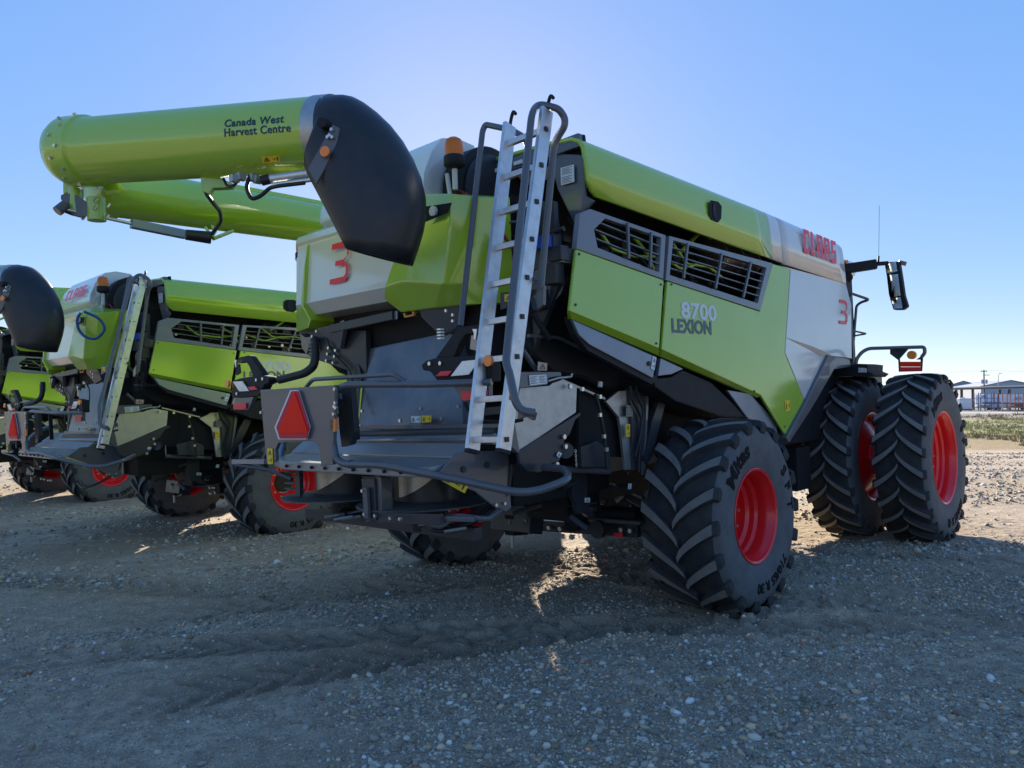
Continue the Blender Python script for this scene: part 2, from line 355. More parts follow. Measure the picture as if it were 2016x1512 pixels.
# ================================================================ combine harvester (machine frame: x forward, y left, z up, origin under the rear axle)
def make_combine():
    R = empty('combine_harvester')
    part = {}
    # ---------- wheels
    def wheel(loc, Rr, Wd, rb, nl, vdir, out, disc, lugw, words):
        w = empty('wheel', R, loc); tyre_mesh(Rr, Wd, rb, nl, vdir, w, lugw); rim_mesh(rb, Wd, out, disc, w)
        for (s, ang, h, st, b, fl) in words:
            hw = Wd / 2; sw = Rr - rb; YF = ([rb, rb + .03, rb + .045, rb + .3 * sw, rb + .5 * sw, rb + .7 * sw, Rr - .10], [.84 * hw, .885 * hw, .90 * hw, .985 * hw, hw, .98 * hw, .93 * hw])
            arc_text('lettering', s, (0, 0, 0), rb + .50 * sw, math.radians(ang), h, YF, out, LETT, w, bold=b, stretch=st, flip=fl)
        return w
    wr = [('Mitas', 128, .150, 1.15, .04, False), ('S  F  T', 18, .12, 1.0, .03, False), ('710/65 R 30', -72, .090, 1.12, .03, False), ('Mitas', -20-180, .0901, 1.2, .02, False)]
    wr = wr[:3]
    wf = [('Mitas', 118, .15, 1.2, .04, False), ('S  F  T', 10, .13, 1.0, .03, False), ('580/85 R 42', -75, .10, 1.15, .03, False)]
    wheel((0, -1.756, .795), .842, .70, .381, 18, VREAR, -1, -.02, .074, wr)
    wheel((0, 1.756, .795), .842, .70, .381, 18, VREAR, 1, -.02, .074, wr)
    for s in (-1, 1):
        wheel((4.06, s * 2.315, .985), 1.026, .575, .533, 24, -VREAR, s, .02, .056, wf)
        wheel((4.06, s * 1.50, .985), 1.026, .575, .533, 24, -VREAR, s, .24, .056, [])
        rod('dual_spacer', (4.06, s * 1.6, .985), (4.06, s * 2.3, .985), .24, RED, R, 24)
    # ---------- chassis
    box('axle_beam', (0.02, 0, .66), (.28, 2.7, .20), DARK, R, bevel=.02)
    box('front_axle', (4.06, 0, .98), (.4, 2.9, .34), DARK, R, bevel=.03)
    box('chassis_body', (1.35, 0, 1.95), (4.9, 2.3, 1.15), VOID, R, bevel=.03)
    box('front_body', (3.2, 0, 2.4), (2.6, 2.9, 2.3), BLACK, R, bevel=.03)
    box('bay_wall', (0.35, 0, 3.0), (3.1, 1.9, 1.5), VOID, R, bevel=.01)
    box('sun_blocker', (1.75, 1.0, .98), (2.0, .7, .8), VOID, R, bevel=.05)  # unseen box added to narrow the sunlit streak on the ground
    box('feeder_house', (5.6, 0, 1.3), (1.8, 1.5, .8), GREEN, R, bevel=.03)
    for s in (1, -1):
        plate('frame_rail', [(-1.9, s * .45, 1.05), (4.2, s * .45, 1.25), (4.2, s * .45, 1.45), (-1.9, s * .45, 1.3)], (0, s * .1, 0), DARK, R)
    # ---------- side panels, both sides (the left one mirrored)
    def mir(pts, s): return [(x, y * -s, z) for x, y, z in pts] if s > 0 else pts
    for s in (-1, 1):
        n = (0, s, 0); inw = (0, -s * .03, 0)
        M_ = lambda p: mir(p, s)
        # hood: rear green length and front white cap, lofted along x
        def hood(name, x0, x1, m, zb0, zb1, zt0, zt1, rc=0.0, x0b=None):
            secs = []; NX = 10
            ts = sorted(set([k / NX for k in range(NX + 1)] + ([.006, .015, .03] if rc else [])))
            for t in ts:
                x = x0 + (x1 - x0) * t; zb = zb0 + (zb1 - zb0) * t; zt = zt0 + (zt1 - zt0) * t
                if rc: zb += .10 * max(0, 1 - t / .03) ** 1.6
                prof = [(-1.672, zb), (-1.661, zb + (zt - zb) * .5), (-1.65, zt - .17), (-1.649, zt - .15), (-1.636, zt - .085), (-1.60, zt - .035), (-1.53, zt), (-1.3, zt + .02), (-.2, zt + .06)]
                secs.append([(x, y * -s, z) for y, z in prof])
            k = len(secs[0]); fs = [(j * k + i, j * k + i + 1, (j + 1) * k + i + 1, (j + 1) * k + i) for j in range(len(secs) - 1) for i in range(k - 1)]
            o = obj(name, [p for q_ in secs for p in q_], fs, m, R, smooth=True, ang=40)
            so = o.modifiers.new('s', 'SOLIDIFY'); so.thickness = .03; so.offset = -1 if True else 1
            return o
        hood('hood_panel', -1.69, 1.46, GREEN, 3.37, 3.235, 3.83, 3.775, rc=1)
        hood('hood_band', 1.46, 1.72, WHITE, 3.235, 3.225, 3.775, 3.765)
        hood('hood_cap', 1.735, 3.60, WHITE, 3.215, 3.17, 3.765, 3.70)
        # lower green doors
        a = M_([(-1.839,-1.650,2.945),(-0.656,-1.650,2.826),(-0.773,-1.650,2.247),(-1.945,-1.650,2.487)])
        b = M_([(-0.600,-1.650,2.823),(1.157,-1.650,2.671),(1.513,-1.650,3.194),(1.965,-1.650,3.187),(1.718,-1.650,2.266),(2.200,-1.650,1.723),(1.684,-1.650,1.361),(1.094,-1.650,1.824),(-0.734,-1.650,2.240)])
        for nm, p in (('door_panel', a), ('side_panel', b)): plate(nm, p, inw, GREEN, R, bevel=.012)
        # the bevelled lower edges
        e1 = M_([(-1.945,-1.650,2.487),(-0.773,-1.650,2.247),(-0.705,-1.600,2.193),(-1.873,-1.600,2.438)]); plate('panel_edge', e1, inw, GREEN, R, bevel=.004)
        e2 = M_([(-0.734,-1.650,2.240),(1.094,-1.650,1.824),(1.130,-1.600,1.799),(-0.673,-1.600,2.185)]); plate('panel_edge', e2, inw, GREEN, R, bevel=.004)
        # bright strips under them
        plate('lower_strip', M_([(-1.868,-1.610,2.433),(-0.753,-1.610,2.179),(-0.821,-1.610,2.002),(-1.678,-1.610,2.258),(-1.791,-1.610,2.322)]), (0, -s * .04, 0), STRIP, R, bevel=.012)
        plate('lower_strip', M_([(-0.691,-1.610,2.171),(-0.325,-1.610,2.084),(-0.531,-1.610,2.035),(-0.742,-1.610,2.022)]), (0, -s * .04, 0), STRIP, R, bevel=.008)
        plate('lower_trim', M_([(-1.883,-1.590,2.460),(-1.808,-1.590,2.323),(-1.674,-1.590,2.214),(-0.809,-1.590,1.948),(-0.702,-1.590,2.015),(-1.650,-1.590,2.283),(-1.770,-1.590,2.343)]), (0, -s * .06, 0), BLACK, R, bevel=.01)
        for c in M_([(-1.814,-1.652,2.910),(-1.880,-1.652,2.535),(-0.820,-1.652,2.288),(-0.711,-1.652,2.783),(-0.540,-1.652,2.798),(0.946,-1.652,1.867),(1.628,-1.652,1.482)]): rod('panel_screw', c, Vector(c) + V(0, s * .006, 0), .010, DARK, R, 10)
        # white front panel, dark arch
        plate('front_panel', M_([(1.972,-1.652,3.176),(1.685,-1.652,3.196),(3.644,-1.652,3.179),(3.807,-1.652,2.915),(3.733,-1.652,2.232),(3.033,-1.652,2.257),(2.209,-1.652,1.723),(1.726,-1.652,2.266)]), inw, WHITE, R, bevel=.012)
        plate('panel_stripe', M_([(1.748,-1.656,2.429),(2.476,-1.656,2.351),(3.024,-1.656,2.269),(2.736,-1.656,2.246),(2.326,-1.656,2.324)]), (0, -s * .003, 0), BEIGE, R, bevel=0)
        plate('wheel_arch', M_([(2.866,-1.690,2.264),(3.550,-1.690,2.226),(3.590,-1.690,2.126),(3.021,-1.690,2.086),(2.307,-1.690,1.663),(1.648,-1.690,1.310),(1.577,-1.690,1.367),(2.113,-1.690,1.713)]), (0, -s * .22, 0), GREY, R, bevel=.02)
        plate('inner_panel', M_([(0.484,-1.600,1.886),(0.952,-1.600,1.844),(1.562,-1.600,1.528),(1.545,-1.600,1.369),(1.189,-1.600,1.452),(0.863,-1.600,1.620)]), inw, STRIP, R, bevel=.006)
        # dark shelf under the side panels
        obj('under_tray', *prism(M_([(-0.766,-1.580,2.003),(-0.483,-1.580,2.015),(-0.282,-1.580,2.077),(0.212,-1.580,1.966),(0.597,-1.580,1.778),(0.904,-1.580,1.609),(0.379,-1.580,1.640),(-0.433,-1.580,1.804),(-0.748,-1.580,1.931)]), (0, -s * .6, 0)), BLACK, R, bevel=.02)
        # grille frames with louvres and uprights
        for (outer, inner, nb, ups) in (([(-1.666,-1.660,3.264),(-0.610,-1.660,3.208),(-0.680,-1.660,2.831),(-1.852,-1.660,2.945),(-1.793,-1.660,3.210)], [(-1.477,-1.660,3.220),(-0.685,-1.660,3.176),(-0.740,-1.660,2.881),(-1.590,-1.660,2.985),(-1.626,-1.660,3.114)], 4, (.44, .8)),
                                        ([(-0.553,-1.660,3.211),(1.490,-1.660,3.196),(1.148,-1.660,2.675),(-0.641,-1.660,2.827)], [(-0.490,-1.660,3.180),(1.337,-1.660,3.132),(1.097,-1.660,2.749),(-0.572,-1.660,2.876)], 5, (.11, .45, .78))):
            fr = ring_plate('grille_frame', M_(outer), M_(inner), (0, -s * .05, 0), GRILLE, R, bevel=.008)
            I = [Vector(p) for p in M_(inner)]
            tl, tr, br, bl = I[0], I[1], I[2], I[3]
            if len(I) == 5: tl = I[4] + V(0, 0, .14)
            off = V(0, -s * .02, 0)
            for k in range(1, nb):
                t = k / nb
                bar('louvre', lerp(tl, bl, t) + off, lerp(tr, br, t) + off, .010, .026, GREY, fr, side=(0, 0, 1), bevel=0)
            for t in ups:
                bar('upright', lerp(tl, tr, t) - off, lerp(bl, br, t) - off, .028, .02, GREY, fr, side=(1, 0, 0), bevel=.004)
        # engine bay pipes and silencer seen through the louvres
        tube('engine_pipe', M_([(-1.339,-1.500,3.170),(-1.176,-1.500,3.049),(-0.850,-1.500,3.025),(-0.409,-1.500,3.075),(-0.113,-1.500,2.993),(0.187,-1.500,3.071)]), .014, GREEN, R)
        tube('engine_pipe', M_([(-0.808,-1.480,3.183),(-0.621,-1.480,3.076),(-0.513,-1.480,2.911)]), .016, GREEN, R)
        tube('engine_pipe', M_([(-0.194,-1.480,3.217),(0.035,-1.480,3.058),(0.448,-1.480,3.077),(0.696,-1.480,3.002)]), .014, GREEN, R)
        tube('engine_pipe', M_([(0.026,-1.400,3.163),(0.529,-1.400,3.471),(0.675,-1.400,3.390)]), .02, GREEN, R)
        q = M_([(0.849,-1.300,3.249),(1.722,-1.300,3.263)])
        sil = rod('silencer', q[0], q[1], .15, STEELR, R, 20)
        q2 = M_([(1.016,-1.250,3.460),(1.529,-1.250,3.472)]); rod('silencer', q2[0], q2[1], .12, STEELR, R, 18)
        mb = MB()
        for t in (.08, .5, .92): c = lerp(q[0], q[1], t); d = (Vector(q[1]) - Vector(q[0])).normalized() * .018; mb.cyl(c - d, c + d, .156, 20)
        mb.build('clamp', BOLT, sil)
        mb = MB()
        rr = random.Random(3)
        for k in range(26):
            x = rr.uniform(-1.5, 1.3); z = rr.uniform(2.75, 3.3); y = -1.05 * -s
            mb.box((x, y, z), (rr.uniform(.04, .2), .12, rr.uniform(.04, .16)))
        mb.build('engine_block', DARK, R, bevel=.01)
        mb = MB()
        for k in range(14):
            x = rr.uniform(-1.5, 1.3); z = rr.uniform(2.8, 3.25)
            mb.cyl((x, -1.11 * -s, z), (x, -1.14 * -s, z), rr.uniform(.012, .03), 8)
        mb.build('fittings', BOLT, R)
        # hose loops
        for k in range(4):
            x = -1.3 + k * .7
            tube('hose', [(x, -1.15 * -s, 3.35), (x + .1, -1.3 * -s, 3.1), (x + .35, -1.32 * -s, 2.95), (x + .6, -1.15 * -s, 3.2)], .014, HOSE, R, fil=.15)
        text('lettering', 'CLAAS_', (0, 0, -50), (1, 0, 0), (0, 0, 1), 1, 1, PINK, None) if False else None
    # right side only: print and fittings
    strokes('brand_lettering', CLAAS_Q, (2.30, -1.674, 3.40), (1, 0, -.028), (0, 0, 1), (.98, .27), 0, PINK, R)
    text('lettering', '8700', [(-0.404,-1.652,2.515)][0], (1, 0, .005), (0, 0, 1), .635, .15, TXTW, R, bold=.03)
    text('lettering', 'LEXION', [(-0.565,-1.652,2.386)][0], (1, 0, .01), (0, 0, 1), .69, .125, TXTG, R, bold=.03)
    strokes('number_decal', THREE_Q, [(3.341,-1.655,2.654)][0], (1, 0, 0), (0, 0, 1), (.30, .30), 0, PINK, R)
    c0 = [(0.138,-1.677,3.599),(0.179,-1.677,3.634),(0.316,-1.677,3.643),(0.382,-1.677,3.611),(0.362,-1.677,3.493),(0.298,-1.677,3.445),(0.182,-1.677,3.452),(0.128,-1.677,3.495)]
    lp = plate('lamp_recess', c0, (0, .004, 0), VOID, R, bevel=0)
    cc = [(0.241,-1.681,3.545)][0]
    e = lathe('work_light', [(0, 0), (.05, 0), (.065, .004), (.065, -.01)], (0, 0, 0), (0, -1, 0), BLACK, R, n=24); e.location = cc; e.scale = (.75, 1, 1.25)
    sticker('warning_sticker', [(-0.820,-1.613,2.186),(-0.766,-1.613,2.174),(-0.805,-1.613,2.069),(-0.858,-1.613,2.081)], PALE, R, (0, -.003, 0))
    sticker('warning_sticker', [(1.656,-1.653,1.759),(1.786,-1.653,1.756),(1.774,-1.653,1.648),(1.643,-1.653,1.642)], YEL, R, (0, -.003, 0))
    for p in [(-0.881,-1.610,2.123),(1.720,-1.610,1.667)]: rod('screw', Vector(p), Vector(p) + V(0, -.012, 0), .02, INK, R, 12)

    # ---------- underbody, right rear (black moulded tank and braces)
    obj('under_body', *prism([(-1.930,-1.250,2.692),(-1.315,-1.250,2.783),(-1.309,-1.250,2.453),(-1.200,-1.250,2.250),(-0.264,-1.250,1.938),(-0.938,-1.250,1.912),(-1.284,-1.250,2.020),(-1.669,-1.250,2.061),(-1.957,-1.250,2.232)], (0, 2.5, 0)), BLACK, R, bevel=.06, seg=3)
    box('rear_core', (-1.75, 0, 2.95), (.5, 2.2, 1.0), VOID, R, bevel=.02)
    plate('rear_wall', [(-1.900,-0.512,3.500),(-1.900,-1.504,3.317),(-1.900,-1.521,2.697),(-1.900,-1.224,2.197),(-1.900,-0.459,2.500)], (.05, 0, 0), DARK, R)
    # curved lip and sticker below the hood's rear end
    plate('hood_end_sheet', [(-1.660,-1.619,3.678),(-1.660,-1.614,3.373),(-1.660,-1.695,3.318),(-1.660,-1.489,3.194),(-1.660,-1.354,3.467),(-1.660,-1.297,3.658),(-1.660,-1.303,3.775)], (.03, 0, 0), GREY, R, bevel=.02)
    sticker('paper_sticker', [(-1.680,-1.408,3.624),(-1.680,-1.536,3.621),(-1.680,-1.534,3.490),(-1.680,-1.406,3.491)], PALE, R, (-.003, 0, 0), 'text')
    plate('hood_end_frame', [(-1.600,-1.573,3.861),(-1.600,-1.585,3.718),(-1.600,-0.785,3.697),(-1.600,-0.792,3.839)], (.03, 0, 0), VOID, R)
    rl = [(-1.660,-0.109,3.747),(-1.660,-1.592,3.796)]; bar('top_rail', rl[0], rl[1], .10, .05, GREY, R, side=(0, 0, 1))
    mb = MB()
    for p, q in (((963,338),(973,334)),((1012,321),(1025,317))): pass
    for p in [(-1.700,-0.469,3.749),(-1.700,-0.738,3.756),(-1.700,-0.992,3.762)]: mb.box(p, (.01, .09, .03))
    mb.build('rail_slot', PALE, R)
    mb = MB()
    for p in [(-1.930,-0.679,3.256),(-1.930,-0.789,3.155),(-1.930,-0.839,3.025),(-1.930,-0.693,2.967),(-1.930,-0.928,3.131),(-1.930,-0.964,2.768),(-1.930,-0.707,2.679),(-1.930,-1.488,2.997),(-1.930,-1.556,2.912),(-1.930,-1.501,2.772),(-1.930,-1.346,2.604)]: mb.box(p, (.10, random.uniform(.06, .2), random.uniform(.05, .16)))
    mb.build('valve_block', DARK, R, bevel=.01)
    tube('red_hose', [(-2.100,-0.580,3.567),(-2.100,-0.724,3.520),(-2.100,-0.889,3.422),(-2.100,-1.044,3.243),(-2.100,-1.144,3.129),(-2.100,-1.265,2.976)], .014, REDH, R, n=8)
    tube('red_hose', [(-2.100,-0.850,3.201),(-2.100,-0.945,3.106),(-2.100,-1.048,3.023)], .014, REDH, R, n=8)
    tube('grey_hose', [(-2.000,-1.051,3.179),(-2.000,-1.185,3.212),(-2.000,-1.286,3.174),(-2.000,-1.303,3.020),(-2.000,-1.423,2.944)], .012, GREY, R, n=8)
    tube('black_hose', [(-1.950,-0.767,3.440),(-1.950,-0.870,3.258),(-1.950,-1.080,3.102),(-1.950,-1.386,3.050),(-1.950,-1.628,3.082)], .02, HOSE, R, n=8)
    plate('platform', [(-1.950,-0.998,3.069),(-1.950,-1.285,3.029),(-1.950,-1.612,2.952),(-1.950,-1.597,2.845),(-1.950,-1.497,2.830),(-1.950,-1.012,2.819)], (.45, 0, 0), GREY, R, bevel=.006)
    box('blue_filter', [(-1.980,-1.468,3.002)][0], (.1, .14, .09), BLUEP, R)
    rod('filter_drum', [(-1.920,-1.417,2.709)][0], [(-1.800,-1.342,2.729)][0], .13, GREY, R, 20)
    bar('brace', [(-2.233,-1.350,2.727)][0], [(-1.823,-1.350,2.312)][0], .035, .03, DARK, R)
    tube('brace', [(-2.007,-1.300,2.336),(-1.664,-1.300,2.337),(-1.167,-1.300,2.197),(-1.057,-1.300,2.249)], .014, GREY, R, fil=.03)
    tube('brace', [(-2.126,-1.350,2.221),(-1.967,-1.350,2.056)], .02, GREY, R, fil=0)
    # ---------- rear engine cover
    prof = [(-2.05, 3.54), (-2.26, 3.50), (-2.42, 3.42), (-2.44, 3.36), (-2.42, 3.33), (-2.45, 2.86), (-2.46, 2.80), (-2.38, 2.70), (-2.0, 2.66)]
    ya, yb = -.60, 1.10
    vs = [(x, y, z) for y in (ya, yb) for x, z in prof]; k = len(prof)
    obj('rear_cover', vs, [(i, i + 1, k + i + 1, k + i) for i in range(k - 1)] + [tuple(range(k)), tuple(range(2 * k - 1, k - 1, -1))] + [(0, k, 2 * k - 1, k - 1)], WHITE, R, bevel=.012)
    for s in (-1, 1):
        def Y(p): return [(x, y * -s, z) for x, y, z in p]
        # facetted green corner (the left one is only a narrow strip beside the white cover)
        if s > 0:
            obj('corner_cover', *prism([(-2.300,1.320,3.285),(-2.440,0.898,3.332),(-2.470,0.910,3.148),(-2.490,0.924,2.776),(-2.440,0.888,2.648),(-2.420,0.972,2.584),(-2.300,1.360,2.586)], (.28, 0, 0)), GREEN, R, bevel=.014)
            continue
        f = Y([(-2.400,-0.662,3.461),(-2.520,-1.054,3.357),(-2.400,-1.179,3.333),(-2.500,-0.542,3.239),(-2.540,-1.074,3.135),(-2.420,-1.114,2.998),(-2.520,-0.276,2.783),(-2.550,-0.531,2.790),(-2.560,-0.763,2.751),(-2.550,-0.983,2.712),(-2.420,-1.057,2.713),(-2.440,-0.163,2.714),(-2.400,-0.318,2.590),(-2.420,-0.748,2.578),(-2.380,-0.981,2.573)])
        back = [(-2.0, y * -s, z) for (y, z) in ((-.75, 3.46), (-1.16, 3.40), (-1.16, 2.60), (-.35, 2.60), (-.12, 2.75))]
        fs = [(0, 1, 4, 3), (1, 2, 5, 4), (3, 4, 9, 8), (3, 8, 7, 6), (4, 5, 10, 9), (6, 7, 12, 11), (7, 8, 13, 12), (8, 9, 13), (9, 10, 14, 13),
              (0, 15, 16, 2, 1), (2, 16, 17, 14, 10, 5), (14, 17, 18, 12, 13), (12, 18, 19, 11), (0, 3, 6, 11, 19, 15)]
        gc = obj('corner_cover', f + back, fs, GREEN, R, bevel=.014)
        rc = Y([(-2.555,-0.832,3.301),(-2.555,-1.114,3.273),(-2.555,-1.068,3.210),(-2.555,-0.826,3.190)]); plate('lamp_recess', rc, (-.003, 0, 0), VOID, gc, bevel=0)
        c = Vector(Y([(-2.560,-0.930,3.247)])[0]); rod('work_light', c, c + V(-.02, 0, 0), .036, LENS, gc, 20)
    # white arched top cover, screen drum
    prof = [(-2.30, 3.56), (-2.28, 3.68), (-2.20, 3.86), (-2.08, 4.0), (-1.92, 4.04), (-1.7, 4.02), (-1.7, 3.5), (-2.2, 3.5)]
    k = len(prof); vs = [(x + (.05 if y > 0 else 0), y, z) for y in (-.52, 1.0) for x, z in prof]
    tp = obj('top_cover', vs, [(i, (i + 1) % k, k + (i + 1) % k, k + i) for i in range(k)] + [tuple(range(k - 1, -1, -1)), tuple(range(k, 2 * k))], WHITE, R, bevel=.02)
    dz = Vector((.11, 0, .27)).normalized()
    strokes('brand_lettering', CLAAS_Q, (-2.285, .55, 3.68), (0, -1, 0), (.10, 0, .27), (.85, .17), 0, PINK, tp)
    rod('screen_drum', (-1.72, -.55, 3.55), (-1.72, -.72, 3.55), .40, BLACK, R, 40)
    rod('screen_drum', (-1.72, -.72, 3.55), (-1.72, -.74, 3.55), .33, DARK, R, 40)
    strokes('number_decal', THREE_Q, [(-2.460,0.544,2.915)][0], (0, -1, 0), (0, 0, 1), (.29, .34), 0, DECRED, R)
    # beacons
    def beacon(p):
        p = Vector(p); b = lathe('beacon', [(0, .0), (.030, .0), (.075, .02), (.082, .03), (.082, .09), (.076, .10)], p, (0, 0, 1), BLACK, R, n=28)
        lathe('lens', [(.072, .10), (.074, .14), (.072, .19), (.060, .225), (.035, .242), (0, .246)], p, (0, 0, 1), AMBER, b, n=28)
        rod('bulb', p + V(0, 0, .1), p + V(0, 0, .15), .012, LENS, b)
        tube('mast', [p + V(0, 0, -.16), p + V(0, 0, 0)], .022, PIPEW, b, fil=0)
    b0 = [(-2.200,-0.780,3.660)][0]; beacon(b0); beacon((-2.2, 1.34, 3.25))
    tube('mast_pipe', [Vector(b0) + V(0, .08, -.32), Vector(b0) + V(0, .06, -.2), Vector(b0) + V(.05, .14, .0)], .018, PIPEW, R, fil=.03)
    # ---------- underside of the cover: dark shell, beam, side plates
    mb = MB()
    mb.prism([(-2.2, 1.05, 2.72), (-2.2, -1.0, 2.6), (-2.15, -1.0, 2.2), (-2.15, .95, 2.3)], (.5, 0, 0))
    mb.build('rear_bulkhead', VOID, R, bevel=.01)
    q = [(-2.320,0.732,2.557),(-2.320,-0.161,2.587)]; bar('cross_beam', q[0], q[1], .07, .08, DARK, R, side=(0, 0, 1))
    q = [(-2.300,0.507,2.586),(-2.300,-0.137,2.603)]; rod('actuator', q[0], q[1], .028, GREY, R)
    plate('bracket', [(-2.330,0.584,2.610),(-2.330,0.530,2.618),(-2.330,0.534,2.552),(-2.330,0.587,2.548)], (-.01, .0, 0), GREY, R, bevel=0)
    plate('bracket', [(-2.330,-0.155,2.616),(-2.330,-0.201,2.619),(-2.330,-0.197,2.554),(-2.330,-0.145,2.551)], (-.01, .0, 0), STRIP, R, bevel=0)
    plate('hook', [(-2.360,-0.319,2.585),(-2.360,-0.344,2.582),(-2.360,-0.349,2.561),(-2.360,-0.429,2.565),(-2.360,-0.431,2.593),(-2.360,-0.455,2.582),(-2.360,-0.453,2.551),(-2.360,-0.335,2.547)], (-.02, .0, 0), BRASS, R, bevel=0)
    for s in (-1, 1):
        def Y(p): return [(x, y * -s, z) for x, y, z in p]
        g = Y([(-2.360,-0.498,2.593),(-2.360,-0.955,2.578),(-2.300,-0.889,2.524),(-2.250,-0.798,2.432),(-2.300,-0.666,2.376),(-2.360,-0.519,2.532)])
        plate('corner_bracket', g, (.05, 0, 0), GREY, R, bevel=.008)
        mb = MB()
        for u, v in ((905, 614), (907, 624), (877, 607)): pass
        for c in Y([(-2.400,-0.853,2.545),(-2.400,-0.923,2.507),(-2.400,-0.921,2.463)]): mb.cyl(c, Vector(c) + V(-.015, 0, 0), .012, 8)
        mb.build('bolts', BOLT, R)
    # left inner side sheet with its bolts (seen past the chute)
    plate('side_sheet', [(-2.250,1.396,2.587),(-2.250,1.185,2.639),(-2.250,0.955,2.571),(-2.250,0.345,2.516),(-2.250,0.351,2.144),(-2.250,0.660,2.192),(-2.250,1.194,2.331),(-2.250,1.327,2.412)], (.06, 0, 0), DARK, R, bevel=.01)
    mb = MB()
    for p in [(-2.260,1.164,2.433),(-2.260,1.039,2.419),(-2.260,0.877,2.402),(-2.260,0.768,2.371),(-2.260,0.896,2.348),(-2.260,0.787,2.318),(-2.260,0.916,2.289),(-2.260,0.813,2.264)]: mb.cyl(p, Vector(p) + V(-.02, 0, 0), .014, 8)
    mb.build('bolts', BOLT, R)
    plate('corner_sheet', [(-2.300,1.299,2.571),(-2.340,1.144,2.518),(-2.340,1.018,2.517),(-2.340,1.090,2.430),(-2.320,1.167,2.361),(-2.300,1.272,2.435)], (.05, 0, 0), GREY, R, bevel=.004)
    # ---------- straw chute
    ch = obj('straw_chute', *prism([(-2.200,0.436,2.357),(-2.200,-0.628,2.414),(-2.200,-0.770,2.378),(-2.360,-0.938,1.639),(-2.360,0.359,1.639),(-2.280,0.391,1.993)], (.12, 0, 0)), CHUTE, R, bevel=.012)
    plate('chute_side', [(-2.360,0.359,1.639),(-2.280,0.384,2.124),(-2.220,0.542,2.356),(-2.100,0.792,2.237),(-2.100,0.858,1.914),(-2.100,0.826,1.634)], (0, .04, 0), DARK, R)
    mb = MB()
    for p in [(-2.400,0.244,1.696),(-2.370,0.256,1.823),(-2.370,-0.499,1.828),(-2.390,-0.266,1.737),(-2.390,-0.755,1.747),(-2.370,-0.921,1.834)]: mb.cyl(p, Vector(p) + V(-.02, 0, 0), .014, 8)
    mb.build('bolts', BOLT, ch)
    sticker('warning_sticker', [(-2.385,-0.386,1.772),(-2.385,-0.501,1.770),(-2.395,-0.504,1.719),(-2.395,-0.395,1.720)], PALE, ch, (-.004, 0, 0))
    sticker('warning_sticker', [(-2.385,-0.513,1.774),(-2.385,-0.625,1.772),(-2.395,-0.628,1.722),(-2.395,-0.522,1.719)], YEL, ch, (-.004, 0, 0))
    for y0 in (843, 850, 857):
        pass
    q = [(-2.420,0.259,1.685),(-2.420,-1.374,1.692)]; bar('chute_lip', q[0], q[1], .03, .03, GREY, R, side=(0, 0, 1))
    q = [(-2.440,0.235,1.631),(-2.440,-1.343,1.651)]; rod('hinge_shaft', q[0], q[1], .028, DARK, R)
    q = [(-2.460,0.195,1.607),(-2.460,-1.366,1.631)]; bar('chute_lip', q[0], q[1], .012, .03, STRIP, R, side=(0, 0, 1))
    q = [(-2.460,0.210,1.578),(-2.460,-1.359,1.603)]; rod('roller', q[0], q[1], .04, CHUTE, R)
    # ---------- spreader deck
    outline = [(-2.103,1.591,1.420)] + []
    top = [(-2.30, 1.05, 1.50), (-2.62, 1.02, 1.47), (-2.86, .86, 1.45), (-2.95, .55, 1.44), (-2.95, -.95, 1.44), (-2.88, -1.14, 1.44), (-2.62, -1.20, 1.47), (-2.30, -1.20, 1.51)]
    dk = obj('spreader_deck', *prism(top, (0, 0, -.07)), DECK, R, bevel=.014)
    mb = MB()
    for k in range(9): mb.cyl((-2.953, .5 - k * .18, 1.405), (-2.968, .5 - k * .18, 1.405), .013, 8)
    mb.build('bolts', BLACK, dk)
    tube('deck_hoop', [(-2.75, .95, 1.44), (-2.68, 1.0, 1.62), (-2.5, 1.02, 1.74), (-2.3, 1.0, 1.78)], .03, STRIP, R, fil=.12)
    obj('deck_rear_slope', *prism([(-2.34, 1.0, 1.66), (-2.34, -1.15, 1.66), (-2.62, -1.16, 1.475), (-2.62, .98, 1.475)], (0, 0, .012)), DECK, R, bevel=.003)
    sp = plate('deck_side', [(-2.693,-1.210,1.517),(-2.563,-1.210,1.521),(-2.182,-1.210,1.504),(-2.170,-1.210,1.433),(-2.170,-1.210,1.230),(-2.162,-1.210,1.081),(-2.212,-1.210,1.062),(-2.306,-1.210,1.089),(-2.523,-1.210,1.240),(-2.874,-1.210,1.379)], (0, .02, 0), GREY, R, bevel=.006)
    mb = MB()
    for p in [(-2.633,-1.212,1.405),(-2.405,-1.212,1.416)]: mb.cyl(p, Vector(p) + V(0, -.012, 0), .022, 12)
    mb.build('rivet', DARK, sp)
    mb = MB()
    for p in [(-2.338,-1.212,1.125),(-2.248,-1.212,1.125),(-2.293,-1.212,1.076)]: mb.cyl(p, Vector(p) + V(0, -.02, 0), .012, 8)
    mb.build('bolts', BOLT, sp)
    sticker('warning_sticker', [(-2.859,-1.215,1.408),(-2.594,-1.215,1.290),(-2.635,-1.215,1.242),(-2.888,-1.215,1.374)], YEL, sp, (0, -.004, 0))
    # spreading discs with vanes and springs
    for s in (-1, 1):
        c = V(-2.42, s * .53, 1.12)
        d = lathe('spreader_disc', [(0, .02), (.2, .02), (.46, .0), (.505, -.004), (.505, -.014), (.46, -.012), (.2, .0)], c, (0, 0, 1), DUSTY, R, n=48)
        rod('drum', c + V(.05, 0, .0), c + V(.05, 0, .26), .26, DARK, d, 28)
        mb = MB()
        def vp(k, low):
            a = math.radians(172 + k * 5.6) + (0 if s > 0 else .10); zz = .255 - .24 * (k / 14) ** 1.5
            return c + V(.05 + .268 * math.cos(a), .268 * math.sin(a), .27 - (zz * .85 if low else 0))
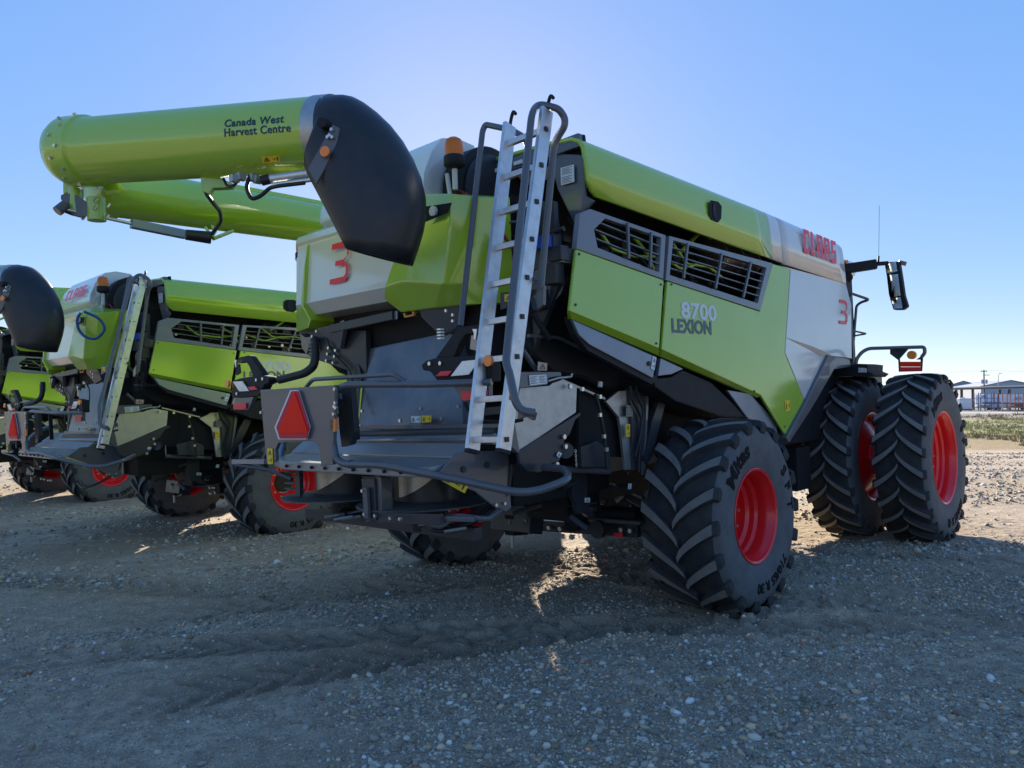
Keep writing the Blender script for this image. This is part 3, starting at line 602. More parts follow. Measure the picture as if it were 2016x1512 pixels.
        for k in range(14): mb.prism([vp(k, 0), vp(k + 1, 0), vp(k + 1, 1), vp(k, 1)], (-.004, 0, 0))
        mb.build('vane', VANE, d)
        for k in range(5):
            z = .055 + k * .048
            o_ = c + V(-.30, .20 if s < 0 else .26, z)
            obj('tine', *prism([o_ + V(-.02, .12, 0), o_ + V(-.035, .02, 0), o_ + V(.0, -.13, .0), o_ + V(.03, -.1, .0), o_ + V(.02, .1, 0)], (0, 0, .012)), DUSTY, d, bevel=0)
        rod('tine_post', c + V(-.28, .12 if s < 0 else .18, .02), c + V(-.28, .12 if s < 0 else .18, .30), .018, DARK, d)
        bar('vane_rib', c + V(-.44, -.04, .03), c + V(-.44, -.04, .30), .02, .06, DARK, d, side=(1, 0, 0))
        # gearbox and arms beneath
        rod('gearbox', c + V(.05, 0, -.22), c + V(.05, 0, 0), .13, BLACK, R, 16)
        bar('link_arm', c + V(-.25, -.35, -.13), c + V(.3, .3, -.15), .05, .05, DARK, R)
        mb = MB()
        for k in range(7):
            p0 = c + V(random.uniform(-.3, .1), random.uniform(-.5, .1), -.12 - random.uniform(0, .06)); mb.cyl(p0, p0 + V(.1, -.12, .02), .012, 8)
        mb.build('linkage', GALV, R)
    tube('hose', [(-2.5, -.5, .98), (-2.55, -.85, .93), (-2.45, -1.1, 1.0), (-2.2, -1.2, 1.15), (-2.15, -1.22, 1.4)], .016, HOSE, R, fil=.1)
    tube('hose', [(-2.45, -.45, 1.0), (-2.5, -.8, .95), (-2.4, -1.05, 1.0), (-2.15, -1.15, 1.2)], .014, HOSE, R, fil=.1)
    bar('cross_member', (-2.45, 1.0, .93), (-2.45, -1.15, .93), .09, .08, DARK, R, side=(0, 0, 1))
    plate('centre_post', [(-2.920,-0.439,1.339),(-2.920,-0.596,1.346),(-2.920,-0.603,1.048),(-2.920,-0.471,1.037)], (.03, 0, 0), DARK, R)
    plate('centre_post', [(-2.900,-0.570,1.350),(-2.900,-0.646,1.353),(-2.900,-0.640,1.040),(-2.900,-0.588,1.036)], (.10, 0, 0), GREY, R)
    bar('centre_strut', [(-2.940,-0.518,1.279)][0], [(-2.940,-0.530,1.063)][0], .05, .03, GREY, R, side=(0, 1, 0))
    mb = MB()
    for p in [(-2.950,-0.506,1.258),(-2.950,-0.521,1.092),(-2.950,-0.645,1.091),(-2.950,-0.815,1.086),(-2.950,-0.919,1.090)]: mb.cyl(p, Vector(p) + V(-.02, 0, 0), .013, 8)
    mb.build('bolts', BOLT, R)
    bar('support_arm', [(-2.920,-0.645,1.072)][0], [(-2.850,-1.218,1.095)][0], .07, .04, DARK, R, side=(0, 0, 1))
    bar('support_arm', [(-2.850,-1.091,1.093)][0], [(-2.700,-1.377,1.087)][0], .035, .035, GREY, R, side=(0, 0, 1))
    tube('support_arm', [(-2.800,-1.005,1.045),(-2.800,-1.150,1.032),(-2.700,-1.181,1.096),(-2.500,-1.297,1.053),(-2.300,-1.229,1.082)], .02, GREY, R, fil=.04)
    # side carriers left of the deck
    q = [(-2.950,1.394,1.416),(-2.950,0.838,1.430)]; bar('side_bar', q[0], q[1], .04, .03, STRIP, R, side=(0, 0, 1))
    q = [(-2.950,1.386,1.394),(-2.950,0.785,1.364),(-2.950,0.439,1.299)]; tube('side_bar', q, .016, DARK, R, fil=.03)
    # ---------- galvanised side sheet and its dark lower lobe
    gs = plate('galvanised_sheet', [(-2.252,-1.420,1.948),(-1.928,-1.420,1.962),(-1.892,-1.420,1.981),(-1.783,-1.420,2.003),(-1.600,-1.420,1.959),(-1.626,-1.420,1.754),(-2.293,-1.420,1.505),(-2.333,-1.420,1.733)], (0, .02, 0), GALV, R, bevel=.004)
    ls = plate('lower_lobe', [(-2.309,-1.435,1.506),(-1.595,-1.435,1.752),(-1.584,-1.435,1.728),(-1.655,-1.435,1.700),(-1.730,-1.435,1.593),(-1.793,-1.435,1.559),(-1.856,-1.435,1.413),(-1.935,-1.435,1.371),(-2.091,-1.435,1.341),(-2.216,-1.435,1.360),(-2.298,-1.435,1.420)], (0, .03, 0), DARK, R, bevel=.006)
    plate('lobe_lip', [(-2.361,-1.440,1.710),(-2.341,-1.440,1.702),(-2.304,-1.440,1.506),(-2.315,-1.440,1.496),(-2.381,-1.440,1.543)], (0, .05, 0), GREY, R, bevel=.002)
    mb = MB()
    for p in [(-1.732,-1.445,1.952),(-1.828,-1.445,1.580),(-1.815,-1.445,1.507),(-1.923,-1.445,1.385)]: mb.cyl(p, Vector(p) + V(0, -.02, 0), .018, 10)
    mb.build('bolts', BOLT, gs)
    rod('cam_wheel', [(-1.743,-1.400,1.471)][0], [(-1.780,-1.430,1.475)][0], .06, DARK, R, 18)
    sticker('paper_sticker', [(-1.894,-1.450,1.476),(-1.854,-1.450,1.458),(-1.885,-1.450,1.430),(-1.919,-1.450,1.448)], PALE, R, (0, -.003, 0), 'one')
    plate('support_bracket', [(-2.321,-1.460,2.060),(-1.841,-1.460,2.061),(-1.831,-1.460,2.031),(-1.984,-1.460,2.017),(-1.998,-1.460,1.969),(-2.296,-1.460,1.947),(-2.337,-1.460,1.962)], (0, .06, 0), GREY, R, bevel=.004)
    sticker('paper_sticker', [(-2.206,-1.465,2.035),(-2.017,-1.465,2.042),(-2.009,-1.465,1.976),(-2.199,-1.465,1.963)], PALE, R, (0, -.003, 0), 'text')
    tube('locking_lever', [(-2.009,-1.480,1.994),(-1.892,-1.480,2.016),(-1.747,-1.480,2.023),(-1.734,-1.480,2.045)], .010, GALV, R, fil=.01)
    sticker('paper_sticker', [(-2.026,-1.400,2.138),(-1.923,-1.400,2.128),(-1.932,-1.400,2.072),(-2.035,-1.400,2.075)], BEIGE, R, (0, -.003, 0), 'one')
    # ---------- posts and sheets behind, in front of the rear wheel
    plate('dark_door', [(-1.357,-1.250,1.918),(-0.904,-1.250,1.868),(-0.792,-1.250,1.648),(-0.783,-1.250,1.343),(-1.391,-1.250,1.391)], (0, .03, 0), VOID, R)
    plate('crop_divider', [(-1.424,-1.300,1.475),(-1.206,-1.300,1.509),(-1.042,-1.300,1.427),(-1.030,-1.300,1.279),(-1.422,-1.300,1.314)], (0, .04, 0), DARK, R)
    gp = plate('galvanised_post', [(-1.106,-1.330,1.828),(-0.919,-1.330,1.909),(-0.753,-1.330,1.915),(-0.734,-1.330,1.645),(-0.725,-1.330,1.231),(-0.862,-1.330,1.244),(-0.911,-1.330,1.610),(-0.928,-1.330,1.687)], (0, .03, 0), GALV, R, bevel=.004)
    plate('dark_post', [(-0.804,-1.360,1.932),(-0.488,-1.360,1.936),(-0.525,-1.360,1.768),(-0.630,-1.360,1.224),(-0.785,-1.360,1.238),(-0.792,-1.360,1.776)], (0, .05, 0), DARK, R)
    plate('post_edge', [(-0.561,-1.380,1.919),(-0.528,-1.380,1.927),(-0.648,-1.380,1.182),(-0.680,-1.380,1.185)], (0, .02, 0), GREY, R, bevel=0)
    plate('diagonal_post', [(-0.355,-1.400,1.897),(-0.255,-1.400,1.868),(-0.556,-1.400,1.328),(-0.641,-1.400,1.269),(-0.669,-1.400,1.315),(-0.533,-1.400,1.635)], (0, .05, 0), DARK, R)
    sticker('plaque', [(-0.874,-1.365,1.787),(-0.776,-1.365,1.784),(-0.783,-1.365,1.689),(-0.881,-1.365,1.693)], GREY, R, (0, -.003, 0), 'text')
    sticker('warning_sticker', [(-0.886,-1.365,1.630),(-0.826,-1.365,1.627),(-0.833,-1.365,1.520),(-0.893,-1.365,1.524)], YEL, R, (0, -.003, 0))
    sticker('paper_sticker', [(-0.884,-1.365,1.132),(-0.839,-1.365,1.128),(-0.850,-1.365,1.082),(-0.895,-1.365,1.087)], PALE, R, (0, -.003, 0), 'text')
    for k, (dx, sw) in enumerate(((0, 8), (14, 14))):
        pass
    tube('hose', [(-0.840,-1.390,1.948),(-0.811,-1.390,1.819),(-0.717,-1.390,1.730),(-0.677,-1.390,1.641),(-0.736,-1.390,1.471),(-0.807,-1.390,1.348)], .011, HOSE, R, fil=.05)
    tube('hose', [(-0.748,-1.390,1.947),(-0.725,-1.390,1.838),(-0.653,-1.390,1.749),(-0.672,-1.390,1.598),(-0.746,-1.390,1.343),(-0.755,-1.390,1.214)], .009, HOSE, R, fil=.05)
    tube('gas_strut', [(-1.316,-1.380,1.889),(-1.275,-1.380,1.790),(-1.216,-1.380,1.543),(-1.193,-1.380,1.275)], .014, HOSE, R, fil=.02)
    mb = MB()
    for p in [(-1.294,-1.400,1.722),(-1.250,-1.400,1.549),(-1.223,-1.400,1.442),(-1.284,-1.400,1.867),(-1.512,-1.400,1.931)]: mb.box(p, (.03, .02, .03))
    mb.build('hose_clip', BOLT, R)
    plate('side_duct', [(-0.936,-1.200,1.991),(-0.726,-1.200,1.999),(-0.736,-1.200,1.849),(-0.813,-1.200,1.837),(-0.909,-1.200,1.853)], (0, .2, 0), BLACK, R)
    bar('long_rod', [(-1.640,-1.300,2.008)][0], [(-1.084,-1.300,1.849)][0], .02, .02, GALV, R)
    rod('cap', [(-1.183,-1.330,1.946)][0], [(-1.173,-1.330,1.987)][0], .02, PALE, R)
    # bars of the rear bumper
    tube('bumper_bar', [(-3.050,-0.305,1.906),(-3.050,-0.354,1.985),(-3.050,-0.468,2.021),(-2.950,-1.278,1.989),(-2.800,-1.675,1.984)], .024, GREY, R, fil=.08)
    tube('upper_bar', [(-3.000,0.113,2.025),(-3.000,0.026,2.080),(-3.000,-0.963,2.068),(-2.970,-1.036,2.013),(-2.970,-1.077,1.998)], .016, GREY, R, fil=.05)
    tube('bumper_bar', [(-3.080,-0.339,1.614),(-3.080,-0.370,1.487),(-3.080,-0.480,1.457),(-3.050,-0.846,1.461),(-3.000,-1.353,1.404),(-2.750,-1.819,1.290),(-2.600,-1.864,1.289),(-2.450,-1.964,1.342),(-2.350,-1.902,1.365),(-2.200,-1.735,1.389),(-2.100,-1.478,1.379)], .026, GREY, R, fil=.09)
    rod('clamp', [(-3.070,-0.526,1.458)][0], [(-3.070,-0.544,1.457)][0], .030, DARK, R)
    # tow hitch, axle hardware
    plate('hitch_plate', [(-0.983,-0.350,0.837),(-0.791,-0.350,0.793),(-0.831,-0.350,0.610),(-0.889,-0.350,0.618),(-1.015,-0.350,0.647)], (0, .5, 0), DARK, R)
    plate('hitch_arm', [(-0.995,-0.150,0.791),(-0.721,-0.150,0.788),(-0.748,-0.150,0.579),(-1.005,-0.150,0.604)], (0, .12, 0), VOID, R)
    q = [(-0.979,-0.100,0.724),(-0.978,-0.100,0.486)]; rod('tow_pin', q[1], q[0], .018, GALV, R)
    tube('pin_handle', [(-1.015,-0.100,0.710),(-1.006,-0.100,0.742),(-0.957,-0.100,0.735),(-0.945,-0.100,0.700)], .006, GALV, R, fil=.01)
    def chain(name, pts, n, r=.018):
        P = [Vector(p) for p in pts]; mb = MB()
        L = [0]
        for i in range(1, len(P)): L.append(L[-1] + (P[i] - P[i - 1]).length)
        for k in range(n):
            t = (k + .5) / n * L[-1]; i = max(j for j in range(len(L)) if L[j] <= t); i = min(i, len(P) - 2)
            c = lerp(P[i], P[i + 1], (t - L[i]) / (L[i + 1] - L[i])); d = (P[i + 1] - P[i]).normalized()
            o2 = d.orthogonal().normalized(); sd_ = o2 if k % 2 else d.cross(o2); hl = L[-1] / n * .72
            ring = [c + d * hl * math.cos(a) + sd_ * hl * .55 * math.sin(a) for a in [2 * math.pi * j / 8 for j in range(9)]]
            mb.tube(ring, hl * .16, 5)
        return mb.build(name, BOLT, R, smooth=True)
    chain('tow_chain', [(-1.035,-0.300,0.775),(-0.940,-0.300,0.725),(-0.929,-0.300,0.658),(-0.974,-0.300,0.613),(-1.017,-0.300,0.606)], 10)
    chain('door_chain', [(-1.650,-1.420,1.469),(-1.649,-1.420,1.395),(-1.646,-1.420,1.337)], 8)
    plate('axle_frame', [(-0.160,0.234,0.635),(-0.160,-0.955,0.657),(-0.160,-0.949,0.527),(-0.160,0.241,0.486)], (.1, 0, 0), DARK, R, bevel=.008)
    q = [(-0.220,0.151,0.712),(-0.220,-1.005,0.764)]; rod('cylinder', q[0], q[1], .055, BLACK, R)
    q = [(-0.260,-0.466,0.681),(-0.260,-1.061,0.689)]; rod('steering_rod', q[0], q[1], .022, GREY, R)
    q = [(-0.260,0.108,0.627),(-0.260,-0.275,0.636)]; rod('piston_rod', q[0], q[1], .012, BOLT, R)
    q = [(-0.260,-0.148,0.682),(-0.260,-0.278,0.687)]; rod('piston_rod', q[0], q[1], .01, BOLT, R)
    q = [(-0.300,-0.619,0.606)][0]; rod('roller', Vector(q), Vector(q) + V(-.06, 0, 0), .085, DARK, R, 24)
    rod('steering_joint', Vector([(-0.250,-0.325,0.644)][0]), Vector([(-0.250,-0.325,0.644)][0]) + V(-.12, 0, 0), .09, BLACK, R, 16)
    mb = MB()
    for p in [(-0.180,-0.382,0.593),(-0.180,-0.799,0.599),(-0.180,-0.903,0.598),(-0.180,0.097,0.543),(-0.180,-0.051,0.545),(-0.180,0.281,0.613),(-0.180,0.286,0.517)]: mb.cyl(p, Vector(p) + V(-.04, 0, 0), .022, 8)
    mb.build('bolts', BOLT, R)
    plate('red_reflector', [(-0.190,-0.705,0.563),(-0.190,-0.811,0.572),(-0.190,-0.808,0.524),(-0.190,-0.703,0.519)], (-.012, 0, 0), REDR, R, bevel=.002)
    hb = plate('hanging_bracket', [(-1.147,-1.000,1.237),(-0.965,-1.000,1.212),(-0.970,-1.000,1.024),(-0.930,-1.000,0.976),(-0.956,-1.000,0.914),(-0.859,-1.000,0.822),(-0.961,-1.000,0.836),(-1.030,-1.000,0.880),(-1.114,-1.000,0.882),(-1.136,-1.000,0.979),(-1.187,-1.000,1.049)], (0, .05, 0), DARK, R)
    sticker('paper_sticker', [(-1.021,-1.005,1.009),(-0.949,-1.005,1.000),(-0.952,-1.005,0.961),(-1.023,-1.005,0.970)], PALE, R, (0, -.003, 0), 'one')
    q = [(-1.531,-1.150,1.307),(-0.853,-1.150,1.224)]; rod('side_tube', q[0], q[1], .028, GREY, R)
    plate('inner_plate', [(-1.736,-0.900,1.309),(-1.259,-0.900,1.287),(-1.364,-0.900,1.212),(-1.626,-0.900,1.095),(-1.719,-0.900,1.065)], (0, .05, 0), DARK, R)
    box('lower_gearbox', (-.75, -.55, .95), (.5, .5, .35), BLACK, R, bevel=.04)
    box('lower_duct', (-1.2, -.1, 1.2), (1.3, 1.7, .35), VOID, R, bevel=.05)
    mb = MB(); rr = random.Random(9)
    for k in range(26):
        p = V(rr.uniform(-1.6, -.3), rr.uniform(-1.1, -.3), rr.uniform(.85, 1.4)); d = V(rr.uniform(-1, 1), rr.uniform(-.4, .4), rr.uniform(-.3, .3)).normalized() * rr.uniform(.06, .3)
        mb.cyl(p, p + d, rr.uniform(.008, .028), 8)
    mb.build('hydraulic_pipes', DARK, R, smooth=True)
    # ---------- tail lamps
    for s in (-1, 1):
        def Y(p): return [(x, y * -s, z) for x, y, z in p]
        T = (.09, 0, 0)
        lb = plate('lamp_bracket', Y([(-2.800,-1.005,2.132),(-2.800,-1.054,2.157),(-2.800,-1.159,2.171),(-2.800,-1.488,2.163),(-2.800,-1.657,2.145),(-2.800,-1.681,2.086),(-2.800,-1.675,1.984),(-2.800,-1.502,1.981),(-2.800,-1.190,1.988),(-2.800,-1.092,2.082),(-2.800,-1.019,2.093)]), T, BLACK, R, bevel=.012)
        plate('lamp_arm', Y([(-2.780,-1.136,2.173),(-2.780,-1.347,2.347),(-2.780,-1.386,2.361),(-2.780,-1.570,2.353),(-2.780,-1.577,2.300),(-2.780,-1.436,2.306),(-2.780,-1.381,2.264),(-2.780,-1.312,2.161)]), (.06, 0, 0), BLACK, lb, bevel=.008)
        plate('reversing_lamp', Y([(-2.810,-1.318,2.036),(-2.810,-1.435,2.130),(-2.810,-1.607,2.132),(-2.810,-1.491,2.038)]), (-.012, 0, 0), LENS, lb, bevel=.004)
        plate('tail_lamp', Y([(-2.810,-1.168,2.044),(-2.810,-1.226,2.075),(-2.810,-1.335,2.072),(-2.810,-1.294,2.041)]), (-.012, 0, 0), REDR, lb, bevel=.003)
        mb = MB()
        for p in Y([(-2.800,-1.100,2.134),(-2.800,-1.208,2.130),(-2.800,-1.564,2.021)]): mb.cyl(p, Vector(p) + V(-.012, 0, 0), .014, 10)
        mb.build('bolts', BOLT, lb)
        c = Vector(Y([(-2.820,-1.684,2.117)])[0]); rod('amber_reflector', c, c + V(-.02, 0, 0), .036, AMBERR, lb, 20)
        lp = plate('reflector_plate', Y([(-2.790,-1.294,1.984),(-2.790,-1.638,1.979),(-2.790,-1.633,1.873),(-2.790,-1.395,1.869)]), (.04, 0, 0), GREY, R, bevel=.004)
        plate('red_reflector', Y([(-2.800,-1.404,1.933),(-2.800,-1.641,1.930),(-2.800,-1.634,1.876),(-2.800,-1.406,1.876)]), (-.008, 0, 0), REDR, lp, bevel=.003)
        tg = plate('hang_tag', Y([(-2.800,-1.508,2.292),(-2.800,-1.591,2.279),(-2.800,-1.582,2.195),(-2.800,-1.563,2.187),(-2.800,-1.490,2.205)]), (.006, 0, 0), BEIGE if s < 0 else BLACK, R, bevel=.001)
        plate('tag_hook', Y([(-2.805,-1.534,2.329),(-2.805,-1.576,2.326),(-2.805,-1.570,2.300),(-2.805,-1.558,2.262),(-2.805,-1.545,2.263),(-2.805,-1.547,2.302)]), (-.01, 0, 0), BOLT, tg, bevel=0)
    tube('cable', [(-2.740,-1.441,1.994),(-2.720,-1.275,2.014),(-2.700,-1.048,1.993),(-2.680,-0.694,1.997),(-2.680,-0.076,2.014)], .007, HOSE, R, fil=.03, n=6)
    tube('cable', [(-2.600,-1.193,2.397),(-2.500,-1.046,2.307),(-2.500,-1.051,2.198),(-2.500,-0.987,1.983)], .008, HOSE, R, fil=.05, n=6)
    tube('cable', [(-2.270,0.927,2.544),(-2.280,0.825,2.375),(-2.280,0.543,2.176),(-2.400,0.320,1.864)], .009, HOSE, R, fil=.06, n=6)
    for k, (u, v) in enumerate(((0, 0), (.35, 0), (.7, 0))): pass
    for p in [(-2.330,0.234,2.571),(-2.330,0.026,2.576),(-2.330,0.378,2.568)]: box('cable_clip', p, (.03, .04, .05), STRIP, R, .003)
    # bent lamp pipe on the left
    tube('lamp_pipe', [(-2.600,0.596,2.446),(-2.620,0.559,2.283),(-2.640,0.563,2.210),(-2.680,0.634,2.158),(-2.750,0.922,2.116)], .036, HOSE, R, fil=.09)
    mb = MB()
    for k in range(4): p = Vector([(-2.600,0.603,2.317)][0]) + V(0, 0, k * .03); mb.cyl(p, p + V(0, 0, .014), .046, 14)
    mb.build('spring', GREY, R)
    rod('pipe_tip', [(-2.600,0.601,2.351)][0], [(-2.600,0.596,2.446)][0], .028, GREY, R, r2=.014)
    mb = MB()
    for k in range(4): p = Vector([(-2.500,-0.885,2.328)][0]) + V(0, 0, k * .022); mb.cyl(p, p + V(0, 0, .01), .03, 12)
    mb.build('spring', BOLT, R)
    # ---------- slow moving vehicle plate
    pl = plate('sign_bracket', [(-3.100,0.626,2.023),(-3.100,-0.416,2.020),(-3.100,-0.353,1.452),(-3.100,-0.205,1.436),(-3.100,-0.187,1.577),(-3.100,-0.123,1.621),(-3.100,0.373,1.601),(-3.100,0.421,1.545),(-3.100,0.419,1.458),(-3.100,0.558,1.430),(-3.100,0.590,1.688)], (.03, 0, 0), GREY, R, bevel=.006)
    plate('triangle_border', [(-3.105,0.151,2.005),(-3.105,0.045,2.001),(-3.105,-0.097,1.726),(-3.105,-0.051,1.632),(-3.105,0.340,1.629),(-3.105,0.395,1.724)], (-.012, 0, 0), PALE, pl, bevel=0)
    plate('triangle_border', [(-3.119,0.121,1.996),(-3.119,0.030,1.993),(-3.119,-0.105,1.726),(-3.119,-0.066,1.640),(-3.119,0.309,1.638),(-3.119,0.356,1.725)], (-.006, 0, 0), SMVB, pl, bevel=0)
    plate('triangle_face', [(-3.128,0.071,1.991),(-3.128,-0.096,1.682),(-3.128,0.313,1.678)], (-.005, 0, 0), SMVR, pl, bevel=0)
    plate('orange_reflector', [(-3.080,-0.336,1.778),(-3.080,-0.399,1.781),(-3.080,-0.394,1.687),(-3.080,-0.330,1.683)], (-.02, 0, 0), AMBERR, pl, bevel=.003)
    sticker('warning_sticker', [(-3.104,0.528,1.556),(-3.104,0.451,1.557),(-3.104,0.451,1.437),(-3.104,0.528,1.431)], YEL, pl, (-.004, 0, 0))
    mb = MB()
    for p in [(-3.090,-0.413,1.991),(-3.090,-0.413,1.893),(-3.090,-0.400,1.868),(-3.090,-0.390,1.814),(-3.090,-0.418,1.857),(-3.090,0.615,1.843)]: mb.cyl(p, Vector(p) + V(-.02, 0, 0), .012, 8)
    mb.build('bolts', BOLT, pl)
    plate('strut_plate', [(-2.950,-0.210,2.012),(-2.950,-0.389,2.020),(-2.950,-0.420,1.679),(-2.950,-0.365,1.587),(-2.950,-0.250,1.567),(-2.950,-0.230,1.680)], (.05, 0, 0), DARK, R, bevel=.006)
    bar('strut', [(-2.700,-0.062,1.975)][0], [(-2.700,-0.095,1.603)][0], .05, .03, BLACK, R)
    plate('lever', [(-2.970,-0.256,1.962),(-2.970,-0.301,1.964),(-2.970,-0.317,1.922),(-2.970,-0.273,1.920)], (-.02, 0, 0), BOLT, R, bevel=0)
    # ---------- unloading auger: folded, main tube along the left side, outer tube across the rear
    aug = empty('unloading_auger', R)
    E1, E0 = [Vector(p) for p in [(-3.226,-0.660,3.729),(-4.189,1.517,3.931)]]
    ax = (E1 - E0).normalized(); L = (E1 - E0).length
    lathe('outer_tube', [(.0, -.02), (.20, -.02), (.235, .0), (.262, .06), (.268, .1), (.268, .25), (.258, .26), (.252, .28), (.2485, .30), (.2485, L), (.2, L)], E0, ax, GREEN, aug, n=56, ang=40)
    mb = MB(); u = ax.orthogonal().normalized(); v = ax.cross(u)
    for k in range(20):
        a = 2 * math.pi * k / 20; o1 = E0 + ax * (.13 if k % 2 else .20); dr = u * math.cos(a) + v * math.sin(a)
        mb.cyl(o1 + dr * .262, o1 + dr * .285, .013, 6)
    mb.build('bolts', BOLT, aug)
    lathe('steel_band', [(.2495, L - .09), (.2535, L - .09), (.2535, L + .03), (.2495, L + .03)], E0, ax, GALV, aug, n=56)
    A1, A0 = [Vector(p) for p in [(-1.735,2.073,3.856),(-3.910,1.707,3.737)]]
    am = (A1 - A0).normalized(); A2 = A0 + am * 5.4; r2 = .212
    mt = lathe('main_tube', [(0, -.03), (.15, -.03), (.19, .0), (r2 + .02, .05), (r2 + .02, .14), (r2, .15), (r2, 5.4), (0, 5.4)], A0, am, GREEN, aug, n=48, ang=40)
    up = V(0, 0, 1)
    sd2 = am.cross(up).normalized()
    obj('tube_spine', *prism([A0 + am * .9 + up * (r2 - .02) + sd2 * .05, A0 + am * 5.2 + up * (r2 - .02) + sd2 * .05, A0 + am * 5.2 + up * (r2 + .035) + sd2 * .05, A0 + am * 1.1 + up * (r2 + .035) + sd2 * .05], sd2 * -.12), GREEN, aug, bevel=.006)
    tube('auger_elbow', [A2 - am * .1, A2 + am * .3, A2 + am * .35 - up * 1.2], .25, GREEN, aug, fil=.35, n=24)
    # hinge between the tubes
    h0 = [Vector(p) for p in [(-4.113,1.564,3.589),(-4.004,1.447,3.531)]]
    rod('hinge_post', h0[0] + V(0, 0, -.10), h0[0] + V(0, 0, .08), .055, GREEN, aug)
    plate('hinge_plate', [(-4.214,1.599,3.611),(-4.190,1.572,3.630),(-4.125,1.502,3.610),(-4.039,1.412,3.518),(-4.034,1.407,3.489),(-4.064,1.441,3.459),(-4.131,1.514,3.471),(-4.172,1.556,3.505)], (0, 0, -.03), GREY, aug, bevel=.004)
    plate('hinge_plate', [(-4.190,1.574,3.566),(-4.131,1.511,3.535),(-4.077,1.455,3.480),(-4.105,1.486,3.441),(-4.159,1.544,3.464),(-4.212,1.601,3.499)], (0, 0, -.02), DARK, aug, bevel=.004)
    rod('hinge_pin', h0[1] + V(0, 0, -.12), h0[1] + V(0, 0, .06), .07, GREEN, aug)
    plate('hinge_bracket', [(-4.183,1.635,3.730),(-4.112,1.558,3.710),(-4.131,1.582,3.646),(-4.183,1.638,3.641)], (.03, .03, 0), GREEN, aug)
    mb = MB()
    for k in range(9): p = h0[1] + V(random.uniform(-.1, .1), random.uniform(-.1, .1), random.uniform(-.12, .04)); mb.cyl(p, p + V(.02, 0, .03), .012, 7)
    mb.build('bolts', BOLT, aug)
    q = [Vector(p) for p in [(-4.227,1.543,3.494),(-3.739,1.458,3.429),(-3.304,1.429,3.391),(-3.109,1.366,3.379)]]
    rod('ram_rod', q[0], q[1], .014, BOLT, aug); bar('ram_body', q[1], q[2], .07, .07, STRIP, aug); rod('ram_boot', q[2], q[3], .045, HOSE, aug, r2=.055)
    rod('ram_eye', q[0] + V(-.03, 0, -.03), q[0] + V(.03, 0, .03), .04, GREY, aug)
    tube('ram_stay', [(-3.100,1.356,3.387),(-3.055,1.379,3.447),(-3.052,1.447,3.504)], .012, GREEN, aug, fil=0)
    tube('ram_stay', [(-3.094,1.350,3.369),(-2.832,1.504,3.500)], .016, GREEN, aug, fil=0)
    tube('ram_stay', [(-3.100,1.356,3.379),(-3.092,1.491,3.493)], .013, GREEN, aug, fil=0)
    plate('tube_bracket', [(-3.675,0.349,3.576),(-3.624,0.294,3.602),(-3.512,0.175,3.515),(-3.525,0.189,3.493),(-3.618,0.290,3.491),(-3.638,0.314,3.448),(-3.673,0.351,3.476)], (.05, .06, 0), GREEN, aug)
    tube('hose', [(-3.646,0.322,3.448),(-3.519,0.480,3.434),(-3.341,0.730,3.454),(-3.189,1.008,3.447),(-3.126,1.235,3.433),(-3.124,1.307,3.402)], .016, HOSE, aug, fil=.12)
    tube('hose', [(-3.610,0.133,3.524),(-3.616,0.068,3.451),(-3.606,-0.016,3.445),(-3.586,-0.039,3.490)], .011, HOSE, aug, fil=.05)
    tube('hose', [(-3.558,-0.144,3.493),(-3.603,-0.165,3.395),(-3.578,-0.190,3.310),(-3.530,-0.243,3.338),(-3.494,-0.284,3.389),(-3.478,-0.375,3.386),(-3.384,-0.552,3.385)], .014, HOSE, aug, fil=.08)
    q = [Vector(p) for p in [(-3.529,-0.247,3.440),(-3.489,-0.291,3.452),(-3.346,-0.595,3.452)]]
    rod('ram_boot', q[0], q[1], .035, HOSE, aug); rod('ram_body', q[1], q[2], .030, ALU, aug)
    q2 = [Vector(p) + V(0, 0, -.02) for p in (q[1], q[2])]; rod('ram_body', q2[0] + V(0, -.03, -.03), q2[1] + V(0, -.03, -.03), .016, BOLT, aug)
    mb = MB()
    for p in [(-3.630,-0.065,3.476),(-3.599,-0.099,3.488),(-3.539,-0.164,3.478),(-3.520,-0.184,3.463)]: mb.box(p, (.06, .05, .05))
    mb.build('ram_mount', GALV, aug, bevel=.005)
    sticker('warning_sticker', [tuple(Vector(p) + V(0, 0, 0)) for p in [(-3.603,-0.378,3.558),(-3.549,-0.511,3.548),(-3.521,-0.481,3.516),(-3.573,-0.350,3.530)]], YEL, aug, V(-.47, -.85, -.25) * .012)
    # lettering bent round the tube
    uu = V(0, 0, 1) - ax * ax.z; uu.normalize(); ww = ax.cross(uu)          # ww points towards the rear
    if ww.x > 0: ww = -ww
    for (s_, a0, a1, hh, ll) in (('Canada West', 0, 0, 1.5, .475), ('Harvest Centre', 0, 0, -13, .53)):
        v_, f_ = text_mesh(s_, .022, spacing=1.08); W0, H0 = v_[:, 0].max(), v_[:, 1].max()
        P = []
        for a, b, c in v_:
            t = L * .712 + a / W0 * ll; ang = math.radians(hh) + (b / H0 * .055) / .25
            P.append(E0 + ax * t + (ww * math.cos(ang) + uu * math.sin(ang)) * (.2495 + (.002 if c > 0 else -.001)))
        obj('lettering', P, f_, NAVY, aug)
